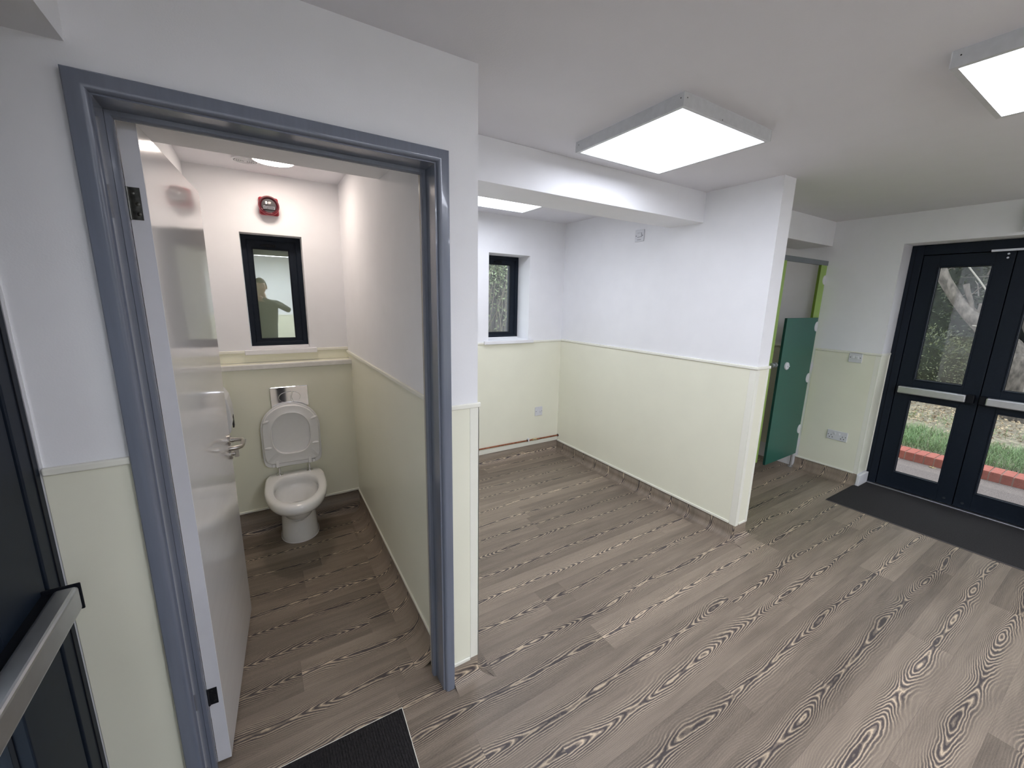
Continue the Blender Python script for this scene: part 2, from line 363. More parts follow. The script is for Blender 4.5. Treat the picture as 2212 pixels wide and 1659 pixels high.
# partition
wp = struct('wall_partition', BX(XP, XQ, YP, 3.65, 0, ZC), WALL)
panel(wp, XP - .003, XP, YP - .003, YA, HC, 1.21); cap(wp, XP - .012, XQ + .012, YP - .012, YA - .01, 1.226)
obj('corner_trim', BXS((XP - .0045, XP + .03, YP - .0045, YP, .100, 1.208), (XP - .0045, XP, YP, YP + .042, .100, 1.208)), CTRIM, wp, bevel=.002)
panel(wp, XP + .03, XQ + .003, YP - .003, YP, HC, 1.21); panel(wp, XQ, XQ + .003, YP, YC, HC, 1.21)
obj('corner_trim', BXS((XQ - .022, XQ + .005, YP - .0045, YP, .100, 1.208), (XQ, XQ + .005, YP, YP + .03, .100, 1.208)), CTRIM, wp, bevel=.001)
obj('bottom_trim', BX(XP - .010, XP - .002, YP + .044, YA - .01, .104, .122), CTRIM, wp, bevel=.003)
strip(wp, XP + .034, XQ - .026, YP - .009, YP - .002, .104)
# right wall and cubicle back wall
RD0, RD1, RZ = .118, 1.286, 2.129
wr = struct('wall_right', BXS((XR, 4.86, RD1, 3.65, 0, ZC), (XR, 4.86, RD0, RD1, RZ, ZC), (XR, 4.86, YB - .1, RD0, 0, ZC)), WALL)
panel(wr, XR - .003, XR, RD1, YC - .02, HC, 1.21); panel(wr, XR - .003, XRD - .002, RD1 - .003, RD1, .11, 1.21)
cap(wr, XR - .012, XR, RD1 - .010, YC - .02); cap(wr, XR - .010, XRD - .002, RD1 - .010, RD1)
obj('corner_trim', BXS((XR - .0045, XR + .004, RD1 - .0045, RD1 + .004, .108, 1.208), (XR - .0038, XR, RD1, RD1 + .034, .108, 1.205)), CTRIM, wr, bevel=.002)
strip(wr, XR - .009, XR - .002, RD1 + .03, YC, .105); obj('edge_bead', BX(XRD - .012, XRD - .004, RD1 - .007, RD1 - .003, .11, 1.205), CTRIM, wr)
panel(wr, XR - .003, XR, 1.84, YA, .16, 1.21); cap(wr, XR - .011, XR, 1.84, YA)
panel(wr, XR - .003, XR, YB, RD0, HC, 1.21); cap(wr, XR - .011, XR, YB, RD0)
struct('trim_1', BX(XR - .012, XRD - .006, RD1 - .026, RD1 - .003, .0, .103), WTRIM, bevel=.003)
struct('wall_right_lining', BX(XR, XRD, RD1 - .0025, RD1 - .0005, 1.222, RZ - .001), WTRIM)
wc = struct('wall_cubicle_back', BX(XQ, XR, YA, 3.65, 0, ZC), WALL)
panel(wc, XQ, XR, YA - .003, YA, .16, 1.21); cap(wc, XQ, XR, YA - .011, YA)
# left wall with its glazed door opening, back wall
LD0, LD1, LZ = .165, 1.345, 2.136
wl = struct('wall_left', BXS((-.60, XL, YB - .1, LD0, 0, ZC), (-.60, XL, LD0, LD1, LZ, ZC)), WALL)
panel(wl, XL, XL + .003, YB, LD0, HC, 1.21); cap(wl, XL, XL + .011, YB, LD0)
wb = struct('wall_back', BX(-.60, 4.86, YB - .1, YB, 0, ZC), WALL)
panel(wb, XL, XR, YB, YB + .003, HC, 1.21); cap(wb, XL, XR, YB, YB + .011)
struct('ceiling', BX(-.60, 4.86, YB - .1, 3.65, ZC, ZC + .1), CEIL)
struct('trim_2', BX(XC, XP, 1.857, 2.135, 2.170, ZC), WALL, bevel=.002)       # boxed beam in the alcove
struct('trim_3', BX(XL, XT, 1.70, 2.120, 2.168, ZC), WALL, bevel=.002)        # the same beam in the toilet
struct('trim_4', BX(XQ, XR, 1.786, 2.085, 2.155, ZC), WALL, bevel=.002)       # and above the cubicle
# weld lines in the vinyl at the two outside corners
def seamline(pts): return obj('weld_line', tube(nb(), [(x, y, .0008) for x, y in pts], .0014, 6), mat('vinyl_weld', (.06, .045, .035), .6), fl)
seamline([(XC + .003, YF + .09), (XC + .055, YF - .055)]); seamline([(XC + .008, YF - .004), (XC + .05, YF - .035)]); seamline([(XP - .045, YP - .045), (XP - .055, YP - .09)])

# ------------------------------------------------------------------ toilet doorway and leaf
d1 = empty('door_1', (.13, YF, 0), kind='structure')
def surround(name, prof, xL, xR, zT, m, parent, smooth=False):
    """mitred three-sided frame: prof = closed list of (outward offset, y)"""
    bm = nb()
    rings = [[(xL - w, y, 0) for w, y in prof], [(xL - w, y, zT + w) for w, y in prof], [(xR + w, y, zT + w) for w, y in prof], [(xR + w, y, 0) for w, y in prof]]
    loft(bm, rings); return obj(name, bm, m, parent, smooth=smooth)
surround('architrave', [(.0385, YF + .001), (.0385, 1.329), (.036, 1.3265), (.012, 1.3265), (.006, 1.328), (.002, 1.332), (.001, 1.337), (0, YF + .001)], -.267, .535, 2.046, GREY, d1, True)
surround('door_lining', [(0, 1.3425), (0, YFB), (.0175, YFB), (.0175, 1.3425)], -.264, .529, 2.043, GREY, d1)
surround('door_stop', [(0, 1.423), (-.010, 1.424), (-.013, 1.428), (-.013, 1.447), (-.010, 1.450), (0, 1.450)], -.2635, .5285, 2.0425, GREY, d1, True)
surround('rebate_edge', [(-.0006, 1.4505), (-.0006, YFB), (0, YFB), (0, 1.4505)], -.2635, .5285, 2.0425, mat('bare_primer', (.5, .46, .38), .6), d1)
surround('rear_architrave', [(.0, YFB - .001), (.0, YFB + .015), (.045, YFB + .015), (.045, YFB - .001)], -.267, .532, 2.046, GREY, d1)
ML = Matrix.Translation((-.256, 1.487, 0)) @ Matrix.Rotation(R(-4.05), 4, 'Z')
leaf = obj('door_leaf', BX(.0006, .0395, .0006, .792, .012, 2.040), LEAF, d1, ML, bevel=.0015, label='white gloss door leaf standing open')
obj('lipping', BX(.0, .0392, -.0006, .0012, .012, 2.040), LEDGE, leaf, ML)
def hinge_plate(z0, z1, m):
    bm = BX(.004, .027, -.0022, -.0002, z0, z1)
    h = obj('hinge', bm, m, leaf, ML)
    return h
for z0, z1 in ((1.806, 1.886), (.255, .318)):
    bm = BX(.004, .027, -.0026, -.0004, z0, z1)
    rev(bm, (.001, -.003, z0), (0, 0, 1), [(0, .0045), (z1 - z0, .0045)], 12)
    for k in (.18, .5, .82): rev(bm, (.011 + .008 * (k < .8), -.0024, z0 + (z1 - z0) * k), (0, -1, 0), [(0, .0052), (.0007, .0042)], 12)
    obj('hinge', bm, HINGE if z0 > 1 else mat('painted_over_hinge', (.015, .016, .02), .4, .3), leaf, ML, smooth=True)
# return-to-door lever, its rose and the thumb turn
bm = rev(nb(), (.0395, .742, .952), (1, 0, 0), [(0, .026), (.007, .026), (.010, .023), (.010, .012), (.022, .011)], 28)
obj('rose', bm, STEEL, leaf, ML, smooth=True, label='round steel handle rose')
pts = [(.0595 - .02, .742, .952), (.075, .742, .952), (.092, .735, .952), (.102, .715, .952), (.103, .66, .952), (.100, .632, .952), (.088, .617, .952), (.060, .612, .952), (.055, .612, .952)]
obj('handle', tube(nb(), pts, .0095, 14), STEEL, leaf, ML, smooth=True, label='brushed steel D-shaped lever')
bm = rev(nb(), (.0395, .742, .885), (1, 0, 0), [(0, .026), (.007, .026), (.010, .023), (.010, .010), (.022, .010)], 28)
bx(bm, .056, .074, .737, .747, .868, .902)
obj('thumb_turn', bm, STEEL, leaf, ML, smooth=True, label='small steel lock turn')
obj('strike_plate', BX(.5285 - .0008, .529, 1.452, 1.478, .90, 1.0), STEEL, d1)

# ------------------------------------------------------------------ windows
def window(name, x0, x1, z0, z1, yf, gx0, gx1, gz0, gz1, gmat, yw, sill):
    w = empty(name, ((x0 + x1) / 2, yf, z0), kind='structure')
    fw = .034
    def ringf(a0, a1, b0, b1, f, y0, y1):
        bm = nb(); rr = []
        prof = [(0, y1), (0, y0), (f - .006, y0), (f, y0 + .008), (f, y1)]
        cs = [(a0, b0, 1, 1), (a1, b0, -1, 1), (a1, b1, -1, -1), (a0, b1, 1, -1)]
        for (cx, cz, sx, sz) in cs: rr.append([bm.verts.new((cx + sx * p, y, cz + sz * p)) for p, y in prof])
        for i in range(4):
            A, B = rr[i], rr[(i + 1) % 4]
            for k in range(len(prof)): bm.faces.new((A[k], B[k], B[(k + 1) % len(prof)], A[(k + 1) % len(prof)]))
        return bm
    obj('window_frame', ringf(x0 + .002, x1 - .002, z0 + .006, z1 - .002, fw, yf, yf + .07), NAVY, w)
    sx0, sx1, sz0, sz1 = x0 + fw, x1 - fw, z0 + fw + .004, z1 - fw
    bm = nb(); y0 = yf + .012; ys = (y0, y0 + .05)
    bx(bm, sx0, gx0, *ys, sz0, sz1); bx(bm, gx1, sx1, *ys, sz0, sz1); bx(bm, gx0, gx1, *ys, sz0, gz0); bx(bm, gx0, gx1, *ys, gz1, sz1)
    sash = obj('sash', bm, NAVY, w)
    obj('glazing_gasket', ringf(gx0 - .004, gx1 + .004, gz0 - .004, gz1 + .004, .006, y0 - .002, y0 + .02), NAVY2, sash)
    obj('pane', BX(gx0, gx1, y0 + .018, y0 + .024, gz0, gz1), gmat, w)
    cx = (gx0 + gx1) / 2
    bm = BXS((cx - .028, cx + .028, y0 - .014, y0, gz1 + .014, gz1 + .032), (cx - .06, cx + .02, y0 - .030, y0 - .014, gz1 + .016, gz1 + .028))
    rev(bm, (cx + .012, y0 - .030, gz1 + .023), (0, -1, 0), [(0, .006), (.002, .006)], 12)
    obj('handle', bm, NAVY2, w, bevel=.003)
    obj('sill', BXS((sill[0], sill[1], yw - .030, yw, z0 - .034, z0 - .001), (x0, x1, yw, yf + .004, z0 - .010, z0 - .001)), WTRIM, w, bevel=.006, seg=3)
    obj('sill_upstand', BX(x0, x1, yf - .006, yf + .004, z0 - .001, z0 + .012), WTRIM, w)
    return w
window('window_1', wx0, wx1, wz0, wz1, 3.300, .017, .228, 1.322, 1.920, FILM, YT, (-.087, .345))
window('window_2', ax0, ax1, az0, az1, 3.580, 1.930, 2.196, 1.296, 1.954, PANE, YA, (1.785, 2.336))

# ------------------------------------------------------------------ glazed double doors (right) and door (left)
def glazed(name, xp, out, y0, y1, ztop, hinge_stile, rail_z=(.839, 1.005), gtop=1.953, gbot=.158):
    """xp: inner plane; out: +1 if outside lies to +x"""
    d = empty(name, (xp, (y0 + y1) / 2, 0), kind='structure'); f = .078
    X = lambda a, b: (min(xp + out * a, xp + out * b), max(xp + out * a, xp + out * b))
    x0, x1 = X(0, .07)
    obj('door_frame', BXS((x0, x1, y0, y0 + f, 0, ztop), (x0, x1, y1 - f, y1, 0, ztop), (x0, x1, y0 + f, y1 - f, ztop - .080, ztop)), NAVY, d, bevel=.003)
    ii = X(-.002, .004); obj('frame_groove', BXS((ii[0], ii[1], y1 - .030, y1 - .027, .02, ztop - .03)), NAVY2, d)
    r0, r1 = X(.0625, .07)
    obj('frame_rebate', BXS((r0, r1, y0 + f, y0 + f + .022, 0, ztop), (r0, r1, y1 - f - .022, y1 - f, 0, ztop), (r0, r1, y0 + f, y1 - f, ztop - .102, ztop - .080), (r0, r1, (y0 + y1) / 2 - .02, (y0 + y1) / 2 + .02, .02, ztop - .08), (r0, r1, y0 + f, y1 - f, 0, .036)), NAVY2, d)
    obj('threshold', BX(*X(-.030, .06), y0, y1, 0, .014), ALU, d, bevel=.003)
    ym = (y0 + y1) / 2
    for (a, b_, hs, hb) in ((ym + .003, y1 - f - .006, .10, 1), (y0 + f + .006, ym - .003, .10, 0)):
        lx0, lx1 = X(.004, .062)
        sa = .095 if hb else hinge_stile; sb = hinge_stile if hb else .095   # stile widths at a and b
        ga, gb = a + sa, b_ - sb
        bm = BXS((lx0, lx1, a, ga, .018, ztop - .086), (lx0, lx1, gb, b_, .018, ztop - .086), (lx0, lx1, ga, gb, .018, gbot), (lx0, lx1, ga, gb, rail_z[0], rail_z[1]), (lx0, lx1, ga, gb, gtop, ztop - .086))
        lf = obj('glazed_leaf', bm, NAVY, d, bevel=.0015)
        for (za, zb) in ((gbot, rail_z[0]), (rail_z[1], gtop)):
            px0, px1 = X(.026, .034); obj('pane', BX(px0, px1, ga, gb, za, zb), PANE, lf)
            q0, q1 = X(-.001, .026); g = .011
            obj('glazing_bead', BXS((q0, q1, ga, ga + g, za, zb), (q0, q1, gb - g, gb, za, zb), (q0, q1, ga + g, gb - g, za, za + g), (q0, q1, ga + g, gb - g, zb - g, zb)), NAVY, lf, bevel=.003)
            k0, k1 = X(.020, .0265); g2 = .014
            obj('gasket', BXS((k0, k1, ga, ga + g2, za, zb), (k0, k1, gb - g2, gb, za, zb), (k0, k1, ga, gb, za, za + g2), (k0, k1, ga, gb, zb - g2, zb)), NAVY2, lf)
        # push bar
        b0, b1 = X(-.058, -.016)
        if hb: c0, c1, k0, k1 = a + .060, b_ - .024, a + .016, a + .060
        else: c0, c1, k0, k1 = a + .024, b_ - .040, b_ - .040, b_ - .003
        obj('push_bar', BX(b0, b1, c0, c1, .889, .951), ALU, lf, bevel=.008, seg=3, label='satin aluminium push bar')
        s0, s1 = X(-.016, .004)
        obj('push_bar_rail', BX(s0, s1, c0, c1, .896, .944), NAVY2, lf)
        obj('bar_end', BXS((*X(-.046, .004), k0, k1, .886, .954)), NAVY2, lf, bevel=.005)
        e0, e1 = (c1, c1 + .005) if hb else (c0 - .005, c0)
        obj('bar_cap', BX(*X(-.060, .004), e0, e1, .886, .954), NAVY2, lf, bevel=.002)
        rv = nb()
        for (yy, zz) in (((a + .05) if hb else (b_ - .05), .062),): rev(rv, (xp + out * .004, yy, zz), (-out, 0, 0), [(0, .010), (.002, .009)], 16)
        obj('bolt_cover', rv, mat('dull_bolt', (.05, .06, .07), .35, .5), lf)
    # door closer slide rail at the head
    obj('closer_rail', BX(*X(-.062, -.040), y0 + .12, ym + .118, ztop - .090, ztop - .074), ALU, d, bevel=.001)
    for zz in (ztop - .105, ztop - .133): obj('closer_screw', rev(nb(), (xp - out * .002, ym + .037, zz), (-out, 0, 0), [(0, .0075), (.006, .0065)], 12), ALU, d)
    obj('rail_bracket', BX(*X(-.040, .004), y0 + .14, y0 + .2, ztop - .092, ztop - .072), NAVY, d)
    return d
glazed('door_2', XRD, 1, RD0 + .002, RD1 - .0035, RZ - .002, .096)
glazed('door_3', XLD, -1, LD0 + .002, LD1 - .003, LZ - .004, .185)

# ------------------------------------------------------------------ ceiling lights
def ceiling_light(x0, y0, label, x1=None, y1=None, lm=None):
    x1 = x1 or x0 + .603; y1 = y1 or y0 + .590; z0 = 2.320; t = .003; l = .016
    e = empty('ceiling_light', ((x0 + x1) / 2, (y0 + y1) / 2, ZC)); tag(e, label, 'ceiling light', 'square surface-mounted light panels')
    WH = mat('white_enamel_housing', (.60, .61, .62), .35)
    hous = obj('housing', BXS((x0, x1, y0, y0 + t, z0, ZC - .0005), (x0, x1, y1 - t, y1, z0, ZC - .0005), (x0, x0 + t, y0 + t, y1 - t, z0, ZC - .0005), (x1 - t, x1, y0 + t, y1 - t, z0, ZC - .0005)), WH, e)
    obj('bezel', BXS((x0 + t, x1 - t, y0 + t, y0 + l, z0, z0 + .004), (x0 + t, x1 - t, y1 - l, y1 - t, z0, z0 + .004), (x0 + t, x0 + l, y0 + l, y1 - l, z0, z0 + .004), (x1 - l, x1 - t, y0 + l, y1 - l, z0, z0 + .004)), WH, e)
    obj('diffuser', BX(x0 + l - .002, x1 - l + .002, y0 + l - .002, y1 - l + .002, z0 + .005, z0 + .008), lm or LAMP, e)
    for (cx, cy) in ((x0, y0), (x1, y0), (x0, y1), (x1, y1)): obj('corner_joint', BX(cx - .0012, cx + .0012, cy - .0012, cy + .0012, z0 + .001, ZC - .001), mat('pale_joint', (.72, .73, .74), .4), hous)
    for p, a in (((x0, y0 + .015, ZC - .018), (-1, 0, 0)), ((x0 + .018, y0, ZC - .018), (0, -1, 0)), ((x0 + .24, y0, z0 + .006), (0, -1, 0)), ((x0, y1 - .02, ZC - .018), (-1, 0, 0))):
        obj('screw', rev(nb(), p, a, [(0, .0022), (.0006, .002)], 10), DARK, hous)
    return e
ceiling_light(1.384, 1.080, 'lit square panel light in the middle of the ceiling', 1.985, 1.676)
ceiling_light(1.831, -.100, 'lit square panel light cut off at the top right corner', 2.434, .495)
ceiling_light(1.345, 2.405, 'lit square panel light half hidden behind the alcove beam', 1.948, 3.000)

ceiling_light(.75, -1.15, 'unseen fill panel added over the rear half of the room, nearest the toilet doorway', 1.353, -.56, REAR_FILL)  # this and the next three: unseen panels added to brighten the front wall
ceiling_light(3.10, -1.60, 'unseen fill panel added over the rear half, nearest the double doors', 3.703, -1.01, REAR_FILL)
ceiling_light(.05, -2.40, 'unseen fill panel added closest to the left rear corner', .653, -1.81, REAR_FILL)
ceiling_light(2.0, -2.60, 'unseen fill panel added closest to the rear wall', 2.603, -2.01, REAR_FILL)
# toilet lamp and extractor
e = empty('round_ceiling_light', (.16, 2.83, ZC)); tag(e, 'lit round flush lamp on the toilet ceiling', 'ceiling light')
obj('rim', rev(nb(), (.16, 2.83, ZC), (0, 0, -1), [(0, .112), (.008, .112), (.013, .106), (.013, .100)], 48, cap1=False), WTRIM, e, smooth=True)
obj('diffuser', rev(nb(), (.16, 2.83, ZC - .004), (0, 0, -1), [(0, .101), (.010, .101)], 48), WCL, e)
e = empty('cubicle_fill_light', (4.1, 2.75, ZC)); tag(e, 'unseen round lamp added on the ceiling inside the green cubicle', 'ceiling light')  # unseen lamp, added to lift the dim cubicle interior
obj('diffuser', rev(nb(), (4.1, 2.75, ZC), (0, 0, -1), [(0, .10), (.012, .10)], 40), emit('cubicle_fill_diffuser', (1, .93, .86), 16), e)
e = empty('extractor_vent', (.025, 2.940, ZC)); tag(e, 'round white ringed vent beside the toilet lamp', 'vent')
obj('vent_rim', rev(nb(), (.025, 2.94, ZC), (0, 0, -1), [(0, .067), (.006, .067), (.009, .062), (.009, .057), (.002, .056)], 40, cap1=False), PLAST, e, smooth=True)
for r_ in (.048, .038, .028, .018):
    obj('ring', rev(nb(), (.025, 2.94, ZC - .002), (0, 0, -1), [(0, r_ + .003), (.008, r_ + .003), (.008, r_ - .002), (0, r_ - .002)], 40, cap0=False, cap1=False), PLAST, e, smooth=True)
obj('centre', rev(nb(), (.025, 2.94, ZC - .001), (0, 0, -1), [(0, .010), (.009, .009)], 24), PLAST, e, smooth=True)
obj('backing', rev(nb(), (.025, 2.94, ZC), (0, 0, -1), [(0, .056), (.0012, .056)], 40), mat('vent_shadow', (.10, .10, .10), .8), e)

# ------------------------------------------------------------------ red alarm beacon
e = empty('alarm_beacon', (.130, YT, 2.17)); tag(e, 'red fire alarm beacon with clear lens above the toilet window', 'alarm')
cx, cz = .130, 2.172
obj('base', BX(cx - .054, cx + .054, YT - .030, YT, cz - .054, cz + .054), RED, e, bevel=.012, seg=4)
obj('collar', rev(nb(), (cx, YT - .028, cz), (0, -1, 0), [(0, .056), (.030, .056), (.036, .053), (.036, .049), (.030, .043), (.022, .041)], 44, cap1=False), DRED, e, smooth=True)
obj('rim', rev(nb(), (cx, YT - .028, cz), (0, -1, 0), [(.004, .0565), (.028, .0575), (.033, .0565), (.0335, .055)], 44, cap0=False, cap1=False), RED, e, smooth=True)
obj('reflector', BXS((cx - .032, cx + .032, YT - .058, YT - .052, cz - .024, cz - .002)), CHROME, e, bevel=.003)
for dx in (-.022, -.010, .010, .022): obj('reflector_facet', rev(nb(), (cx + dx, YT - .060, cz - .012), (0, -1, 0), [(-.006, .009), (0, .004)], 6), CHROME, e)
obj('circuit_board', rev(nb(), (cx, YT - .046, cz), (0, -1, 0), [(0, .041), (.004, .041)], 32), mat('beacon_inner', (.035, .03, .035), .3), e)
obj('flash_tube', BX(cx - .020, cx - .008, YT - .062, YT - .050, cz + .006, cz + .024), PLAST, e, bevel=.003)
obj('lens', rev(nb(), (cx, YT - .050, cz), (0, -1, 0), [(0, .042), (.012, .040), (.020, .034), (.026, .022), (.028, .0)], 36, cap0=False, cap1=False), glass('clear_lens', 1.3, (.97, .97, .97)), e, smooth=True)

# ------------------------------------------------------------------ toilet
TM = Matrix.Translation((.132, 3.079, 0)) @ Matrix.Rotation(R(-2.5), 4, 'Z')
t = empty('toilet', (.132, 3.079, 0), R(-2.5)); WM[t.name] = TM; tag(t, 'white back-to-wall toilet with raised seat', 'toilet')
def dring(yf, yb, hw, z, n=48, eb=5.0, ef=2.15, ym=None, cx=0, zf=0):
    """D-shaped section: front (-y) rounded, back square-ish"""
    ym = ym if ym is not None else yb - (yb - yf) * .42; pts = []
    for i in range(n):
        a = 2 * math.pi * i / n; c, s = math.cos(a), math.sin(a); ex = eb if s > 0 else ef
        x = math.copysign(abs(c) ** (2 / ex), c) * hw; y = math.copysign(abs(s) ** (2 / ex), s)
        yy = ym + y * ((yb - ym) if s > 0 else (ym - yf))
        pts.append((cx + x, yy, z + zf * (yy - yb)))
    return pts
bk = -.003
secs = [(-.262, bk, .114, 0), (-.264, bk, .115, .004), (-.262, bk, .112, .03), (-.258, bk, .108, .10), (-.262, bk, .106, .16), (-.278, bk, .108, .205), (-.318, bk, .116, .24), (-.392, bk, .133, .272), (-.478, bk, .153, .304),
        (-.540, bk, .167, .335), (-.572, bk, .176, .362), (-.582, bk, .180, .385), (-.580, bk, .180, .402), (-.570, bk, .176, .413), (-.552, bk - .004, .166, .418)]
rings = [dring(a, b_, w, z) for a, b_, w, z in secs]
inner = [(-.525, -.075, .136, .417), (-.515, -.082, .129, .411), (-.510, -.086, .126, .395), (-.508, -.090, .125, .372), (-.512, -.085, .130, .355), (-.495, -.110, .118, .32), (-.44, -.15, .09, .26), (-.38, -.20, .060, .215)]
rings += [dring(a, b_, w, z, eb=2.6, ef=2.1, ym=(a + b_) / 2 + .02) for a, b_, w, z in inner]
obj('pan', loft(nb(), rings), PORC, t, TM, smooth='all')
obj('water', loft(nb(), [dring(-.43, -.155, .085, .250, eb=2.2, ef=2.1), dring(-.43, -.155, .085, .2505, eb=2.2, ef=2.1)]), mat('toilet_water', (.45, .47, .47), .02, spec=.8), t, TM)
LT = Matrix.Translation((0, -.045, .474)) @ Matrix.Rotation(R(-1.5), 4, 'X')      # raised lid and seat stand in the x,z plane
def sring(hw, top, bot, y, n=64, corner=.028, cx=0):
    """upright D: round at the top, squarer at the bottom"""
    pts = []; zm = top - hw * 1.02
    for i in range(n):
        a = 2 * math.pi * i / n; c, s = math.cos(a), math.sin(a)
        if s >= 0: x, z = math.copysign(abs(c) ** (2 / 2.15), c) * hw, zm + abs(s) ** (2 / 2.15) * (top - zm)
        else: x, z = math.copysign(abs(c) ** (2 / 9.0), c) * hw, zm - abs(s) ** (2 / 9.0) * (zm - bot)
        pts.append((cx + x, y, z))
    return pts
lid = loft(nb(), [sring(.170, .428, .006, .016), sring(.177, .436, .000, .010), sring(.178, .437, .000, -.006), sring(.176, .435, .002, -.009)])
obj('lid', lid, SEATM, t, TM @ LT, smooth=True)
so = [sring(.168, .427, .030, -.008), sring(.170, .429, .028, -.014), sring(.169, .428, .029, -.022), sring(.163, .422, .035, -.028)]
def oring(hw, z0, z1, y, n=64):
    zc = (z0 + z1) / 2; h = (z1 - z0) / 2; pts = []
    for i in range(n):
        a = 2 * math.pi * i / n; c, s = math.cos(a), math.sin(a); ex = 2.3 if s > 0 else 2.9
        pts.append((math.copysign(abs(c) ** (2 / ex), c) * hw, y, zc + math.copysign(abs(s) ** (2 / ex), s) * h))
    return pts
so += [oring(.124, .084, .380, -.028), oring(.118, .090, .374, -.031), oring(.114, .094, .370, -.028), oring(.113, .095, .369, -.010)]
obj('seat', loft(nb(), so, cap0=False, cap1=False), SEATM, t, TM @ LT, smooth=True)
for sx, zz, tl_ in ((-1, .325, .35), (1, .325, -.35), (-1, .145, .05), (1, .145, -.05)):
    bm = rev(nb(), (0, 0, 0), (0, -1, 0), [(0, .022), (.006, .020), (.010, .013), (.011, .004)], 20)
    for v in bm.verts: v.co.z *= .42
    obj('buffer', bm, SEATM, t, TM @ LT @ Matrix.Translation((sx * .142, -.026, zz)) @ Matrix.Rotation(-tl_ * sx * -1, 4, 'Y'), smooth=True)
for sx in (-1, 1):
    obj('hinge', BXS((sx * .098 - .010, sx * .098 + .010, -.030, .004, .004, .052), (sx * .122 - .010, sx * .122 + .010, -.020, .004, .004, .026)), SEATM, t, TM @ LT, bevel=.003)
    bm = rev(nb(), (sx * .092, -.045, .417), (0, 0, 1), [(0, .021), (.003, .020), (.006, .016), (.006, .006), (.045, .006), (.050, .006)], 24)
    obj('hinge_bolt', bm, CHROME, t, TM, smooth=True)
obj('silicone', loft(nb(), [dring(-.266, bk, .118, 0.0), dring(-.264, bk, .1155, .004)], cap0=False, cap1=False), WTRIM, t, TM)

e = empty('flush_plate', (.141, 3.08, .95)); tag(e, 'chrome dual flush plate on the panel behind the raised lid', 'flush plate')
obj('plate', BX(.027, .256, 3.066, 3.080, .874, 1.018), CHROME, e, bevel=.004, seg=3)
def half(sx):
    bm = nb(); pts = []; cut = .018
    n = 28; ring = [(.141 + .066 * math.cos(a), .946 + .040 * math.sin(a)) for a in [2 * math.pi * k / 60 for k in range(60)]]
    ptsl = []
    for x, z in ring:
        bx_ = .141 + cut + .012 * math.cos((z - .946) / .040 * 1.6) * -1
        if (x - bx_) * sx >= .0015: ptsl.append((x, z))
    if sx < 0: pass
    else: ptsl = sorted(ptsl, key=lambda p: math.atan2(p[1] - .946, p[0] - .18))
    if sx > 0: ptsl = [(max(x, .141 + cut + .0015 - .012 * math.cos((z - .946) / .04 * 1.6)), z) for x, z in ptsl] + [(.141 + cut + .0015 - .012, .946)]
    else:
        ptsl = sorted(ptsl, key=lambda p: math.atan2(p[1] - .946, p[0] - .115)); ptsl.append((.141 + cut - .0015 - .012, .946))
        ptsl = sorted(ptsl, key=lambda p: math.atan2(p[1] - .946, p[0] - .115))
    if sx > 0: ptsl = sorted(ptsl, key=lambda p: math.atan2(p[1] - .946, p[0] - .18))
    A = [bm.verts.new((x, 3.0665, z)) for x, z in ptsl]; cxm = sum(p[0] for p in ptsl) / len(ptsl)
    B = [bm.verts.new((cxm + (x - cxm) * .94, 3.061, .946 + (z - .946) * .94)) for x, z in ptsl]
    k = len(A)
    for i in range(k): bm.faces.new((A[i], A[(i + 1) % k], B[(i + 1) % k], B[i]))
    bm.faces.new(B); return bm
obj('flush_button', half(-1), CHROME, e, bevel=.0008); obj('flush_button', half(1), CHROME, e, bevel=.0008)
obj('button_recess', rev(nb(), (.141, 3.0667, .946), (0, -1, 0), [(0, .0405), (.0006, .0405)], 48), DARK, e, M=Matrix.Translation((.141, 0, 0)) @ Matrix.Diagonal((1.68, 1, 1, 1)) @ Matrix.Translation((-.141, 0, 0)))

# toilet paper / towel dispenser mostly hidden by the door leaf
e = empty('paper_dispenser', (-.29, 2.90, .80)); tag(e, 'white wall dispenser peeping out behind the open door leaf', 'dispenser')
prof = [(-.289, .79), (-.235, .79), (-.190, .82), (-.176, .88), (-.180, .96), (-.190, 1.022), (-.212, 1.062), (-.289, 1.066)]
bm = nb(); A = [bm.verts.new((x, 2.80, z)) for x, z in prof]; B = [bm.verts.new((x, 3.02, z)) for x, z in prof]
for k in range(8): bm.faces.new((A[k], A[(k + 1) % 8], B[(k + 1) % 8], B[k]))
bm.faces.new(A[::-1]); bm.faces.new(B); obj('casing', bm, PLAST, e, bevel=.008, seg=3)
obj('viewing_slot', BX(-.182, -.1745, 2.88, 2.94, .83, .90), DARK, e, bevel=.002)

# ------------------------------------------------------------------ wall plates
def plate(name, label, cat, loc, ax, w, h, extra, group=None):
    """ax 'x-' faces -x, 'y-' faces -y; local frame: X right, Z up, -Y towards the viewer"""
    M = Matrix.Translation(loc) @ (Matrix.Rotation(R(-90), 4, 'Z') if ax == 'x-' else Matrix.Identity(4))
    e = empty(name, loc); tag(e, label, cat, group)
    obj('faceplate', BX(-w / 2, w / 2, -.009, 0, -h / 2, h / 2), PLAST, e, M, bevel=.0035, seg=3)
    for s in (-1, 1):
        if extra != 'blank_low': obj('screw', rev(nb(), (s * (w / 2 - .012), -.0088, 0), (0, -1, 0), [(0, .0042), (.0008, .004)], 12), mat('screw_head', (.10, .10, .11), .4, .6), e, M)
    return e, M
SLATE = mat('shadow_grey_plastic', (.25, .26, .28), .4)
e, M = plate('light_switch', 'white two-gang light switch let into the dado cap left of the double doors', 'light switch', (XR - .003, 1.459, 1.169), 'x-', .098, .090, 0)
